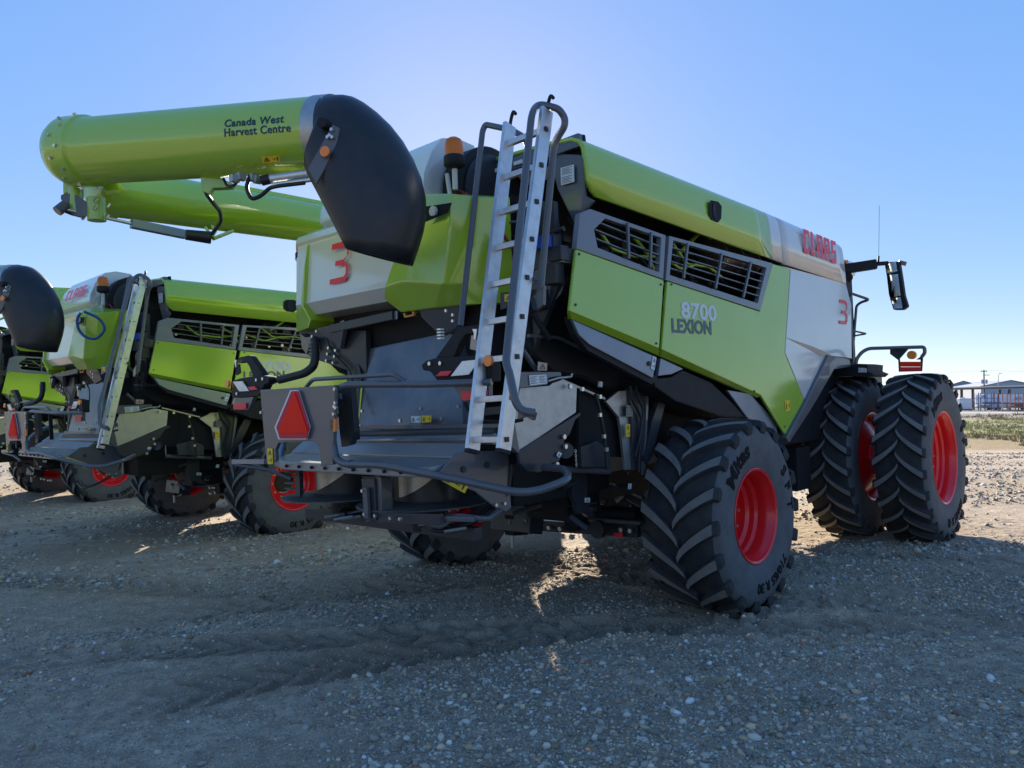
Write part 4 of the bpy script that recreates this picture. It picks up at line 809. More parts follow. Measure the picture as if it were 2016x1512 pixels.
    # rubber spout: sections from the tube's end down to the open mouth
    sec = [([(-3.229,-0.663,3.480),(-3.220,-0.689,3.967)], .252), ([(-3.288,-0.629,3.466),(-3.152,-0.792,3.965)], .252), ([(-3.360,-0.580,3.466),(-3.118,-0.858,3.934)], .25), ([(-3.372,-0.609,3.416),(-3.008,-1.017,3.764)], .245), ([(-3.353,-0.671,3.303),(-2.928,-1.140,3.527)], .24), ([(-3.320,-0.732,3.167),(-2.879,-1.213,3.237)], .235), ([(-3.281,-0.784,3.033),(-2.908,-1.189,3.019)], .225), ([(-3.238,-0.842,2.897),(-2.974,-1.125,2.788)], .21)]
    nrm = ax.cross(V(0, 0, 1)).normalized()
    if nrm.x > 0: nrm = -nrm                                             # towards the rear
    n = 36; vs = []
    for (pq, hw) in sec:
        a, b = Vector(pq[0]), Vector(pq[1]); c = (a + b) / 2; hu = (b - a) / 2
        for k in range(n):
            t = 2 * math.pi * k / n; ct, st = math.cos(t), math.sin(t); e = 2 / 2.15
            vs.append(c + hu * (abs(ct) ** e * (1 if ct > 0 else -1)) + nrm * hw * (abs(st) ** e * (1 if st > 0 else -1)))
    m_ = len(sec); fs = [(j * n + k, j * n + (k + 1) % n, (j + 1) * n + (k + 1) % n, (j + 1) * n + k) for j in range(m_ - 1) for k in range(n)]
    so = obj('spout', vs, fs, SPOUT, aug, smooth=True, ang=80)
    md = so.modifiers.new('sub', 'SUBSURF'); md.levels = 1; md.render_levels = 1
    md = so.modifiers.new('s', 'SOLIDIFY'); md.thickness = .018; md.offset = -1
    sp_ = plate('spout_bracket', [(-3.409,-0.932,3.674),(-3.380,-0.963,3.649),(-3.390,-0.949,3.565),(-3.445,-0.885,3.399),(-3.485,-0.837,3.297),(-3.494,-0.829,3.330),(-3.520,-0.803,3.396)], nrm * -.02, GREY, aug, bevel=.004)
    c = Vector([(-3.459,-0.917,3.490)][0]); rod('orange_reflector', c, c + nrm * .012, .034, AMBERR, sp_, 20)
    mb = MB()
    for p in [(-3.424,-0.928,3.596),(-3.415,-0.939,3.634),(-3.433,-0.918,3.586),(-3.413,-0.940,3.585)]: mb.cyl(p, Vector(p) + nrm * .02, .011, 8)
    mb.build('bolts', BOLT, sp_)
    rod('pivot', [(-3.424,-0.887,3.676)][0], Vector([(-3.424,-0.887,3.676)][0]) + nrm * .06, .035, BLACK, aug)
    # ---------- hand loops of the ladder
    tube('handrail', [(-2.620,-1.224,2.390),(-2.300,-1.192,3.822),(-2.280,-1.205,3.871),(-2.280,-1.461,3.762),(-2.280,-1.581,3.673),(-2.200,-1.544,3.600),(-2.200,-1.406,2.977)], .022, GREY, R, fil=.07)
    tube('handrail', [(-2.980,-2.181,1.787),(-3.020,-2.113,1.801),(-3.040,-2.088,1.857),(-3.020,-2.034,2.019),(-3.000,-1.990,2.081),(-2.930,-1.959,2.276),(-2.520,-1.853,3.712),(-2.400,-1.812,3.815),(-2.360,-1.949,3.752),(-2.320,-1.965,3.697),(-2.320,-1.962,3.645),(-2.320,-1.867,3.555),(-2.450,-1.797,2.497)], .024, GREY, R, fil=.07)
    q = [(-2.620,-1.773,2.700),(-2.620,-1.939,2.603)]; tube('handrail', q, .012, GREY, R, fil=0)
    plate('rail_foot', [(-2.500,-1.780,2.529),(-2.500,-1.879,2.592),(-2.500,-1.868,2.469),(-2.500,-1.806,2.436),(-2.500,-1.767,2.441)], (.03, 0, 0), GREY, R, bevel=.004)
    plate('rail_foot', [(-2.970,-2.045,1.803),(-2.970,-2.169,1.789),(-2.970,-2.151,1.743),(-2.970,-2.102,1.767),(-2.970,-2.034,1.750)], (.03, 0, 0), GREY, R, bevel=.004)
    plate('ladder_clip', [(-2.660,-1.801,2.534),(-2.660,-1.898,2.503),(-2.660,-1.919,2.421),(-2.660,-1.880,2.406),(-2.660,-1.807,2.491)], (.05, 0, 0), BLACK, R, bevel=.004)
    rod('red_knob', [(-2.680,-1.870,2.444)][0], [(-2.700,-1.888,2.441)][0], .018, DECRED, R)
    cb = plate('ladder_cross_plate', [(-2.500,-1.496,2.594),(-2.500,-1.770,2.586),(-2.500,-1.766,2.514),(-2.500,-1.490,2.477)], (.02, 0, 0), DARK, R, bevel=.003)
    sticker('warning_sticker', [(-2.503,-1.541,2.574),(-2.503,-1.678,2.568),(-2.503,-1.667,2.519),(-2.503,-1.538,2.527)], YEL, cb, (-.004, 0, 0))
    tube('step_hoop', [(-2.800,-1.424,1.859),(-2.800,-1.468,1.786),(-2.800,-1.582,1.742),(-2.800,-1.802,1.727),(-2.750,-1.884,1.743)], .012, BLACK, R, fil=.05)
    bar('step_support', [(-2.700,-1.428,1.792)][0], [(-2.700,-1.713,1.807)][0], .05, .03, DARK, R, side=(0, 0, 1))
    # ---------- front: mirror, rails, marker board, cab
    cab = box('cab_shell', (4.75, 0, 2.75), (1.7, 2.1, 1.5), GLASS, R, bevel=.05)
    box('cab_roof', (4.6, 0, 3.62), (2.0, 2.3, .22), WHITE, R, bevel=.06)
    box('cab_floor', (4.6, 0, 1.95), (1.9, 2.9, .15), DARK, R, bevel=.02)
    q = [(4.300,-1.370,3.451),(4.500,-1.767,3.489)]; bar('mirror_arm', q[0], q[1], .13, .10, BLACK, R, side=(0, 0, 1), bevel=.02)
    q = [(4.500,-1.742,3.492),(4.600,-1.876,3.496)]; bar('mirror_joint', q[0], q[1], .05, .05, BLACK, R, side=(0, 0, 1))
    mo = [(4.600,-1.827,3.517),(4.600,-2.014,3.502),(4.600,-2.036,3.292),(4.580,-2.061,3.054),(4.550,-2.105,2.894),(4.550,-2.048,2.854),(4.550,-1.925,2.867),(4.580,-1.870,3.077),(4.600,-1.849,3.318)]
    mh = plate('mirror_housing', mo, (.10, 0, 0), BLACK, R, bevel=.02)
    plate('mirror_glass', [(4.590,-1.854,3.492),(4.590,-1.979,3.493),(4.590,-1.992,3.371),(4.590,-1.898,3.351),(4.590,-1.861,3.363)], (-.008, -.001, .001), MIRROR, mh, bevel=0)
    plate('mirror_glass', [(4.590,-1.866,3.335),(4.590,-1.997,3.330),(4.570,-2.021,3.045),(4.570,-1.889,3.027)], (-.008, -.001, .001), MIRROR, mh, bevel=0)
    plate('mirror_glass', [(4.570,-1.889,3.014),(4.570,-2.020,3.025),(4.540,-2.072,2.904),(4.540,-2.046,2.874),(4.540,-1.947,2.878)], (-.008, -.001, .001), MIRROR, mh, bevel=0)
    rod('mirror_lamp', [(4.700,-2.015,3.459)][0], [(4.700,-2.036,3.510)][0], .05, GREY, R)
    rod('front_lamp', [(4.300,-1.457,3.323)][0], [(4.350,-1.408,3.369)][0], .07, BLACK, R)
    rod('amber_lamp', [(4.300,-1.435,3.564)][0], [(4.300,-1.439,3.516)][0], .035, AMBERR, R)
    tube('aerial', [(4.500,-1.787,3.499),(4.500,-1.797,3.592)], .012, BLACK, R, fil=0); tube('aerial', [(4.500,-1.797,3.592),(4.500,-1.834,4.253)], .0025, BLACK, R, fil=0, n=5)
    tube('access_rail', [(4.300,-1.470,2.185),(4.300,-1.475,2.292),(4.300,-1.471,3.070),(4.300,-1.499,3.114),(4.500,-1.656,3.029),(4.500,-1.545,3.008),(4.500,-1.484,2.967),(4.400,-1.434,2.297)], .018, GREY, R, fil=.05)
    tube('access_rail', [(4.300,-1.483,2.623),(4.500,-1.597,2.580),(4.400,-1.479,2.559)], .012, GREY, R, fil=.03)
    tube('marker_frame', [(3.700,-1.703,2.025),(3.700,-1.712,2.215),(3.750,-1.772,2.307),(3.800,-1.837,2.348),(4.000,-2.419,2.328),(4.000,-2.421,2.254),(4.000,-2.380,2.207)], .022, GREY, R, fil=.06)
    plate('marker_bracket', [(4.000,-2.026,2.332),(4.000,-2.248,2.328),(4.000,-2.133,2.204),(4.000,-2.137,2.053),(4.000,-2.114,2.048),(4.000,-2.114,2.187),(4.000,-2.023,2.269)], (.02, 0, 0), DARK, R, bevel=.003)
    plate('marker_bracket', [(4.000,-2.386,2.225),(4.000,-2.398,2.224),(4.000,-2.378,2.034),(4.000,-2.113,2.041),(4.000,-2.120,2.066),(4.000,-2.362,2.053),(4.000,-2.367,2.177),(4.000,-2.316,2.180)], (.02, 0, 0), DARK, R, bevel=.003)
    plate('marker_board', [(3.990,-2.134,2.166),(3.990,-2.374,2.151),(3.990,-2.372,2.090),(3.990,-2.131,2.104)], (.015, 0, 0), SMVR, R, bevel=.002)
    plate('marker_board', [(3.990,-2.131,2.100),(3.990,-2.371,2.087),(3.990,-2.369,2.040),(3.990,-2.129,2.053)], (.015, 0, 0), REDR, R, bevel=.002)
    q = [(3.980,-2.273,2.239)][0]; ml = rod('marker_lamp', Vector(q), Vector(q) + V(.05, 0, 0), .052, AMBERR, R, 24)
    plate('step_platform', [(3.600,-1.464,2.139),(3.600,-1.773,2.159),(3.600,-1.880,2.140),(3.600,-1.870,2.060),(3.600,-1.945,2.025),(3.600,-1.896,1.984),(3.600,-1.521,2.021)], (.6, 0, 0), BLACK, R, bevel=.01)
    sticker('paper_sticker', [(3.595,-1.772,2.109),(3.595,-1.867,2.097),(3.595,-1.865,2.048),(3.595,-1.770,2.053)], PALE, R, (-.003, 0, 0), 'text')
    # under the duals: hydraulic lines
    box('front_step', (2.6, -1.3, .95), (.4, .3, .5), BLACK, R, bevel=.03)
    tube('hose', [(2.446,-1.350,1.207),(2.533,-1.350,1.083),(2.629,-1.350,0.897),(2.689,-1.350,0.771)], .02, HOSE, R)
    return R

VREAR = 1
def make_ladder(root, open_=True):
    """aluminium access ladder: rails, rungs and their dark end plugs, a part of the machine"""
    lad = empty('ladder', root)
    (lt, lb), (rt, rb) = [(-2.400,-1.547,3.745),(-2.950,-1.633,1.569)], [(-2.400,-1.879,3.755),(-2.950,-1.897,1.573)]
    if not open_:
        rt_, rb_ = Vector(rt), Vector(rb); sh = (Vector(rt) - Vector(lt)) * .33
        lt = tuple(Vector(lt) + sh + V(0, 0, -.06)); lb = tuple(Vector(lb) + sh + V(0, 0, -.06))
    dx = Vector(rb) - Vector(rt); side = V(0, 1, 0)
    for (a, b) in ((lt, lb), (rt, rb)):
        r = bar('rail', a, b, .030 if open_ else .05, .105 if open_ else .085, ALU, lad, side=side)
        bar('rail_foot', lerp(a, b, 1.0), lerp(a, b, 1.01), .045, .09, BLACK, lad, side=side, bevel=.002)
        h = [Vector(a) + V(0, 0, -.02), Vector(a) + V(.02, 0, .05), Vector(a) + V(.01, -.03, .09), Vector(a) + V(0, -.06, .06)]
        tube('hook', h, .012, BLACK, lad, fil=.02)
    for k in range(9):
        t = .065 + .1135 * k
        a, b = lerp(lt, lb, t), lerp(rt, rb, t)
        if not open_: b = lerp(rt, rb, t - .02)
        rg = bar('rung', a, b, .038, .038, ALU, lad, side=(0, 0, 1), bevel=.005)
        d = (b - a).normalized(); mb = MB()
        mb.beam(b + d * .010, b + d * .024, .030, .030, (0, 0, 1))
        if not open_: mb.box(b + V(-.045, 0, 0), (.006, .03, .03))
        mb.build('rung_plug', INK, rg)
    return lad

# ================================================================ place the machines
import math as _m
def frame(yaw, pit, rol):
    f0 = V(_m.sin(yaw), _m.cos(yaw), 0); l0 = V(-_m.cos(yaw), _m.sin(yaw), 0); u0 = V(0, 0, 1)
    f = f0 * _m.cos(pit) + u0 * _m.sin(pit); u = f.cross(l0)
    l = l0 * _m.cos(rol) + u * _m.sin(rol); u = f.cross(l)
    return Matrix((f, l, u)).transposed().to_4x4()
def copy_tree(o, parent=None, skip=()):
    c = o.copy(); COL.objects.link(c); c.parent = parent
    for ch in o.children:
        if ch.name.split('.')[0] in skip: continue
        copy_tree(ch, c, skip)
    return c
GRP = 'combine harvesters parked in a row'
C1 = make_combine()
C2 = copy_tree(C1, skip=('number_decal', 'spreader_disc', 'gearbox', 'link_arm', 'linkage', 'centre_post', 'centre_strut', 'support_arm', 'cross_member', 'aerial')); C3 = copy_tree(C2)
for c in (C2, C3):                                                  # their ladders hang a little farther forward
    for ch in c.children:
        if ch.name.split('.')[0] in ('handrail', 'rail_foot', 'ladder_clip', 'red_knob', 'step_hoop', 'step_support'): ch.location.x += .30
make_ladder(C1, True); make_ladder(C2, False).location.x = .33; make_ladder(C3, True).location.x = .3
tube('blue_hose', [(-2.620,-1.161,3.328),(-2.660,-1.132,3.249),(-2.660,-1.156,3.102),(-2.600,-1.225,2.993),(-2.500,-1.346,2.950),(-2.400,-1.427,3.090),(-2.450,-1.360,3.237),(-2.600,-1.242,3.335)], .018, BLUEH, C2, fil=.15)
for c, (yaw, pit, rol), loc, lab in (
    (C1, (.74435, .02465, -.02834), (.6121, 8.0283, -.0956), 'large green combine harvester nearest the camera with open ladder and red 3 on its rear'),
    (C2, (.74766, .02898, -.01698), (-4.7747, 13.0872, -.3390), 'green combine harvester parked second in the row with a blue hose beside its folded ladder'),
    (C3, (.7166, .02898, -.01698), (-10.35, 18.35, -.5653), 'green combine harvester farthest left in the row, mostly cut off at the photo edge')):
    c.matrix_world = Matrix.Translation(loc) @ frame(yaw, pit, rol)
    tag(c, lab, 'combine harvester', GRP)
# ================================================================ terrain
def vnoise(x, y, seed=0):
    xi = np.floor(x).astype(np.int64); yi = np.floor(y).astype(np.int64); fx = x - xi; fy = y - yi
    fx = fx * fx * (3 - 2 * fx); fy = fy * fy * (3 - 2 * fy)
    def h(a, b):
        n = (a * 374761393 + b * 668265263 + seed * 974634777) & 0xffffffff
        n = ((n ^ (n >> 13)) * 1274126177) & 0xffffffff
        return ((n ^ (n >> 16)) & 0xffff) / 65535.0
    return (h(xi, yi) * (1 - fx) + h(xi + 1, yi) * fx) * (1 - fy) + (h(xi, yi + 1) * (1 - fx) + h(xi + 1, yi + 1) * fx) * fy
def fbm(x, y, o=4, seed=0):
    s = 0; a = 1; t = 0
    for k in range(o): s = s + a * vnoise(x * 2 ** k, y * 2 ** k, seed + k); t += a; a *= .5
    return s / t - .5
def sst(a, b, x): t = np.clip((x - a) / (b - a), 0, 1); return t * t * (3 - 2 * t)
TRACKS = [((-3.4, 7.0), (2.4, 8.6), .6), ((-2.6, 4.7), (3.6, 7.4), .55), ((-4.5, 6.2), (4.5, 5.9), .5), ((-1.2, 9.8), (5.2, 5.2), .5), ((3.0, 9.0), (9.5, 4.8), .5), ((-9, 9.2), (-.5, 7.9), .6)]
def height(X, Y, fine=True):
    pl = -.0956 + .0376 * (np.clip(X, -16, 9) - .612) - .0011 * (Y - 8.03)
    pl = pl * (1 - sst(17, 30, Y)) * (1 - sst(24, 60, -X)) * (1 - sst(60, 200, -Y))
    z = pl + .05 * fbm(X * .13, Y * .13, 3, 5) * sst(0, 5, Y + 2)
    # weedy bank and ditch beyond the yard
    bw = sst(30, 36, Y) * (1 - sst(92, 97, Y))
    z = z + bw * (.55 * fbm(X * .12, Y * .22, 4, 40) + .25 * fbm(X * .9, Y * .9, 3, 44) - .05)
    if fine:
        near = 1 - sst(30, 60, np.hypot(X, Y))
        z = z + near * (.034 * fbm(X * 1.3, Y * 2.2, 4, 9) + .030 * np.clip(fbm(X * 3.1, Y * 3.6, 3, 91) - .04, 0, 1) + .014 * np.abs(fbm(X * 5, Y * 8, 4, 13)) + .020 * fbm(X * 14, Y * 16, 2, 21))
        for (a, b, w) in TRACKS:
            dx, dy = b[0] - a[0], b[1] - a[1]; L = math.hypot(dx, dy); ux, uy = dx / L, dy / L
            s = (X - a[0]) * ux + (Y - a[1]) * uy; t = -(X - a[0]) * uy + (Y - a[1]) * ux + .25 * np.sin(s * .6 + a[0])
            m = (1 - sst(w * .42, w * .55, np.abs(t))) * sst(0, .6, s) * (1 - sst(L - .6, L, s)) * near
            lug = np.sin((s + np.abs(t) * .9) * 2 * math.pi / .26 + np.where(t > 0, math.pi, 0))
            wear = .35 + .65 * sst(-.1, .15, fbm(X * .8, Y * .8, 2, 71))
            z = z + m * wear * (-.026 + .020 * np.clip(lug * 4, -1, 1)) + .030 * wear * np.exp(-((np.abs(t) - w * .6) / .07) ** 2) * sst(0, .6, s) * (1 - sst(L - .6, L, s)) * near * (.4 + 1.2 * np.abs(fbm(X * 6, Y * 6, 3, 33)) * 2)
    return z
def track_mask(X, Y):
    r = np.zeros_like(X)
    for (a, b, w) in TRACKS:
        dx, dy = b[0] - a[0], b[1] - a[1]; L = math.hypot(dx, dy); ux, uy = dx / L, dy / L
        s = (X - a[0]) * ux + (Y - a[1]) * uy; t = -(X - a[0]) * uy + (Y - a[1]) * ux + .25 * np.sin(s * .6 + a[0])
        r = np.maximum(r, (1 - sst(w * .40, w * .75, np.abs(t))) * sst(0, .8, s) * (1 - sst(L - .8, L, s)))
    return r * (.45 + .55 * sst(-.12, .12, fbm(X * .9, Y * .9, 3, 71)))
def axis(lo, hi, d, far_lo, far_hi, g=1.09):
    a = list(np.arange(lo, hi + d / 2, d)); s = d; x = hi
    while x < far_hi: s = min(s * g, 60); x += s; a.append(x)
    s = d; x = lo; b = []
    while x > far_lo: s = min(s * g, 60); x -= s; b.append(x)
    return np.array(b[::-1] + a)
gx = axis(-5.2, 6.4, .021, -1500, 1500); gy = axis(3.2, 10.2, .021, -400, 2200, 1.07)
GX, GY = np.meshgrid(gx, gy); GZ = height(GX, GY)
nv = GX.size; me = bpy.data.meshes.new('ground'); me.vertices.add(nv)
me.vertices.foreach_set('co', np.stack([GX, GY, GZ], -1).astype(np.float32).ravel())
ny, nx = GX.shape; idx = np.arange(nv).reshape(ny, nx)
q = np.stack([idx[:-1, :-1], idx[:-1, 1:], idx[1:, 1:], idx[1:, :-1]], -1).reshape(-1, 4)
me.loops.add(q.size); me.loops.foreach_set('vertex_index', q.ravel().astype(np.int32))
me.polygons.add(len(q)); me.polygons.foreach_set('loop_start', np.arange(0, q.size, 4, dtype=np.int32)); me.polygons.foreach_set('loop_total', np.full(len(q), 4, np.int32))
me.update(); me.validate(); me.shade_smooth()
at_ = me.attributes.new('rut_shade', 'FLOAT', 'POINT'); at_.data.foreach_set('value', track_mask(GX, GY).astype(np.float32).ravel())  # mask of the tyre tracks for their painted shade
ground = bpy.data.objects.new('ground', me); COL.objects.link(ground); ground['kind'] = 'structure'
def nodes(m): m.use_nodes = True; return m.node_tree, m.node_tree.nodes['Principled BSDF']
G = bpy.data.materials.new('yard_ground'); nt, b = nodes(G); N = nt.nodes.new; LK = nt.links.new
tc = N('ShaderNodeTexCoord'); b.inputs['Roughness'].default_value = .92; b.inputs['Specular IOR Level'].default_value = .25
def noise(sc, det=5, ro=.6, vec=None):
    n = N('ShaderNodeTexNoise'); n.inputs['Scale'].default_value = sc; n.inputs['Detail'].default_value = det; n.inputs['Roughness'].default_value = ro
    LK(vec or tc.outputs['Object'], n.inputs['Vector']); return n.outputs['Fac']
def rng(v, a, c, d=0., e=1.):
    n = N('ShaderNodeMapRange'); n.interpolation_type = 'SMOOTHSTEP'
    for i, x in zip((1, 2, 3, 4), (a, c, d, e)): n.inputs[i].default_value = x
    LK(v, n.inputs[0]); return n.outputs[0]
def mix(f, A, B, typ='MIX'):
    n = N('ShaderNodeMix'); n.data_type = 'RGBA'; n.blend_type = typ
    if isinstance(f, float): n.inputs[0].default_value = f
    else: LK(f, n.inputs[0])
    for i, x in ((6, A), (7, B)):
        if isinstance(x, tuple): n.inputs[i].default_value = (*x, 1)
        else: LK(x, n.inputs[i])
    return n.outputs[2]
def mth(op, A, B):
    n = N('ShaderNodeMath'); n.operation = op
    for i, x in enumerate((A, B)):
        if isinstance(x, (int, float)): n.inputs[i].default_value = x
        else: LK(x, n.inputs[i])
    return n.outputs[0]
big = noise(.55, 4); mid = noise(4.5, 6, .7); fin = noise(42, 5, .7)
dirt = mix(rng(big, .35, .65), (0.431, 0.319, 0.218), (0.646, 0.512, 0.371))
dirt = mix(rng(mid, .35, .7), dirt, (0.323, 0.245, 0.181)); dirt = mix(rng(fin, .45, .75, 0, .6), dirt, (0.658, 0.540, 0.405))
rut_shade = N('ShaderNodeAttribute'); rut_shade.attribute_name = 'rut_shade'
clod = rng(noise(9, 6, .75), .38, .62)
dirt = mix(rng(noise(.33, 3), .48, .66, 0, .7), dirt, (0.396, 0.270, 0.159))  # broad brown soil patches, their warmth standing in for bounced sunlight
dirt = mix(mth('MULTIPLY', rut_shade.outputs['Fac'], .62), dirt, (0.220, 0.157, 0.107)); dirt = mix(mth('MULTIPLY', clod, .35), dirt, (0.281, 0.203, 0.136))  # tyre tracks darkened: shade of the ruts put into the soil colour; then clods
def pebbles(sc):
    v = N('ShaderNodeTexVoronoi'); v.inputs['Scale'].default_value = sc; v.inputs['Randomness'].default_value = 1.; LK(tc.outputs['Object'], v.inputs['Vector'])
    hs = N('ShaderNodeSeparateColor'); LK(v.outputs['Color'], hs.inputs[0])
    return v.outputs['Distance'], hs.outputs[0], hs.outputs[1]
d1, r1, s1 = pebbles(62.); d2, r2, s2 = pebbles(24.)
col_p = mix(rng(s1, .1, .9), (0.327, 0.263, 0.203), (0.660, 0.546, 0.413)); col_p2 = mix(rng(s2, .1, .9), (0.356, 0.284, 0.221), (0.686, 0.564, 0.433))
patch = rng(noise(.8, 5, .6), .40, .62)
m1 = mth('MULTIPLY', rng(d1, .28, .42, 1, 0), mth('GREATER_THAN', mth('ADD', r1, mth('MULTIPLY', patch, .45)), .80))
m2 = mth('MULTIPLY', rng(d2, .22, .34, 1, 0), mth('GREATER_THAN', mth('ADD', r2, mth('MULTIPLY', patch, .35)), .98))
yard = mix(m1, dirt, col_p); yard = mix(m2, yard, col_p2)
sx = N('ShaderNodeSeparateXYZ'); LK(tc.outputs['Object'], sx.inputs[0]); py = mth('ADD', sx.outputs[1], mth('MULTIPLY', mth('SUBTRACT', noise(.35, 4), .5), 9.0))
straw = mix(rng(noise(3, 6, .75), .4, .65), (.36, .25, .11), (.22, .17, .10))
weeds = mix(rng(noise(.8, 6, .75), .42, .6), (.20, .20, .07), (.36, .30, .13)); weeds = mix(rng(noise(.35, 4), .55, .7), weeds, (.20, .16, .12))
earth = mix(rng(noise(1.6, 5, .7), .4, .6), (.20, .15, .115), (.29, .23, .18))
c = mix(rng(py, 25.5, 27.5), yard, straw); c = mix(rng(py, 33, 37), c, weeds); c = mix(rng(py, 72, 78), c, earth)
c = mix(rng(sx.outputs[1], 106, 112), c, (.24, .22, .18)); c = mix(rng(sx.outputs[1], 190, 260), c, (.20, .18, .11))
LK(c, b.inputs['Base Color'])
hh = mth('ADD', mth('MULTIPLY', m1, .006), mth('MULTIPLY', m2, .014)); hh = mth('ADD', hh, mth('ADD', mth('MULTIPLY', fin, .014), mth('MULTIPLY', noise(130, 4, .8), .006))); hh = mth('ADD', hh, mth('ADD', mth('MULTIPLY', mid, .012), mth('MULTIPLY', noise(22, 6, .85), .022)))
bp = N('ShaderNodeBump'); bp.inputs['Strength'].default_value = .8; bp.inputs['Distance'].default_value = 1.0; LK(hh, bp.inputs['Height']); LK(bp.outputs['Normal'], b.inputs['Normal'])
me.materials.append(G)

# ---------------------------------------------------------------- loose stones
def scatter_mesh(name, P, Sz, base_v, base_f, cols, m, flat=(.45, .9), smooth=True, var=.25):
    n = len(P); k = len(base_v); bv = np.array(base_v)
    V_ = bv[None] * (1 + RNG.uniform(-var, var, (n, k, 1))) * (Sz[:, None, None] * np.stack([RNG.uniform(.8, 1.35, n), RNG.uniform(.7, 1.0, n), RNG.uniform(*flat, n)], -1)[:, None, :])
    a = RNG.uniform(0, 2 * np.pi, n); tlt = RNG.normal(0, .25, n)
    x, y, z = V_[..., 0], V_[..., 1], V_[..., 2]
    x, z = x * np.cos(tlt)[:, None] - z * np.sin(tlt)[:, None], x * np.sin(tlt)[:, None] + z * np.cos(tlt)[:, None]
    x, y = x * np.cos(a)[:, None] - y * np.sin(a)[:, None], x * np.sin(a)[:, None] + y * np.cos(a)[:, None]
    V_ = np.stack([x, y, z], -1) + P[:, None, :]
    F = (np.array(base_f)[None] + (np.arange(n) * k)[:, None, None]).reshape(-1, 3)
    me = bpy.data.meshes.new(name); me.vertices.add(n * k); me.vertices.foreach_set('co', V_.astype(np.float32).ravel())
    me.loops.add(F.size); me.loops.foreach_set('vertex_index', F.ravel().astype(np.int32)); me.polygons.add(len(F))
    me.polygons.foreach_set('loop_start', np.arange(0, F.size, 3, dtype=np.int32)); me.polygons.foreach_set('loop_total', np.full(len(F), 3, np.int32))
    me.update()
    if smooth: me.shade_smooth()
    ca = me.color_attributes.new('tone', 'FLOAT_COLOR', 'POINT'); cc = np.concatenate([np.repeat(cols, k, 0), np.ones((n * k, 1))], 1)
    ca.data.foreach_set('color', cc.astype(np.float32).ravel())
    me.materials.append(m); o = bpy.data.objects.new(name, me); COL.objects.link(o); o['kind'] = 'stuff'; return o
ph = (1 + 5 ** .5) / 2; ico = np.array([(-1, ph, 0), (1, ph, 0), (-1, -ph, 0), (1, -ph, 0), (0, -1, ph), (0, 1, ph), (0, -1, -ph), (0, 1, -ph), (ph, 0, -1), (ph, 0, 1), (-ph, 0, -1), (-ph, 0, 1)]) / 1.9
icf = [(0, 11, 5), (0, 5, 1), (0, 1, 7), (0, 7, 10), (0, 10, 11), (1, 5, 9), (5, 11, 4), (11, 10, 2), (10, 7, 6), (7, 1, 8), (3, 9, 4), (3, 4, 2), (3, 2, 6), (3, 6, 8), (3, 8, 9), (4, 9, 5), (2, 4, 11), (6, 2, 10), (8, 6, 7), (9, 8, 1)]
SM = bpy.data.materials.new('stone'); nt2, b2 = nodes(SM); at = nt2.nodes.new('ShaderNodeVertexColor'); at.layer_name = 'tone'
nz = nt2.nodes.new('ShaderNodeTexNoise'); nz.inputs['Scale'].default_value = 90; mm = nt2.nodes.new('ShaderNodeMix'); mm.data_type = 'RGBA'; mm.blend_type = 'MULTIPLY'; mm.inputs[0].default_value = .22
nt2.links.new(at.outputs[0], mm.inputs[6]); nt2.links.new(nz.outputs['Color'], mm.inputs[7]); nt2.links.new(mm.outputs[2], b2.inputs['Base Color']); b2.inputs['Roughness'].default_value = .8
def stones(name, n, y0, y1, med, sig, mx, clump=.0, lo=.06, octa=False, seed=3, xlo=-.78, xhi=.78):
    Yv = y0 + (y1 - y0) * RNG.random(n * 3) ** 1.0; Xv = (RNG.random(n * 3) * (xhi - xlo) + xlo) * (Yv + 1.2)
    keep = RNG.random(n * 3) < np.clip(.38 + 5.0 * fbm(Xv * .55, Yv * .8, 4, 60) + clump + .25 * (1 - sst(3.8, 5.2, Yv)), lo, 1)
    for (a, c_, w) in TRACKS[:4]:
        dx, dy = c_[0] - a[0], c_[1] - a[1]; L = math.hypot(dx, dy); s = ((Xv - a[0]) * dx + (Yv - a[1]) * dy) / L; t = (-(Xv - a[0]) * dy + (Yv - a[1]) * dx) / L + .25 * np.sin(s * .6 + a[0])
        keep &= ~((np.abs(t) < w * .5) & (s > 0) & (s < L) & (RNG.random(n * 3) < .75))
    Xv, Yv = Xv[keep][:n], Yv[keep][:n]; k = len(Xv)
    sz = np.minimum(med * np.exp(RNG.normal(0, sig, k)), mx)
    t = RNG.random((k, 1)) ** 1.5; base = np.array([[.25, .21, .165]]) * (1 - t) + np.array([[.68, .60, .48]]) * t
    tan = RNG.random((k, 1)) < .22; base = np.where(tan, base * np.array([[1.15, .95, .75]]), base); wh = RNG.random((k, 1)) < .022; base = np.where(wh, np.array([[.80, .78, .74]]), base)
    rd = RNG.random((k, 1)) < .05; base = np.where(rd, base * np.array([[1.1, .75, .65]]), base)
    P = np.stack([Xv, Yv, height(Xv, Yv) + sz * .18], -1)
    if octa: scatter_mesh(name, P, sz, np.array([(1, 0, 0), (0, 1, 0), (-1, 0, 0), (0, -1, 0), (0, 0, 1), (0, 0, -1)]) * 1., [(0, 1, 4), (1, 2, 4), (2, 3, 4), (3, 0, 4), (1, 0, 5), (2, 1, 5), (3, 2, 5), (0, 3, 5)], base, SM)
    else: scatter_mesh(name, P, sz, ico, icf, base, SM)
stones('gravel', 62000, 3.2, 9.5, .0070, .55, .030)
stones('gravel', 24000, 8.5, 24, .016, .45, .05, .2)
stones('grit', 130000, 3.2, 8.8, .0040, .38, .010, .6, .8, octa=True)

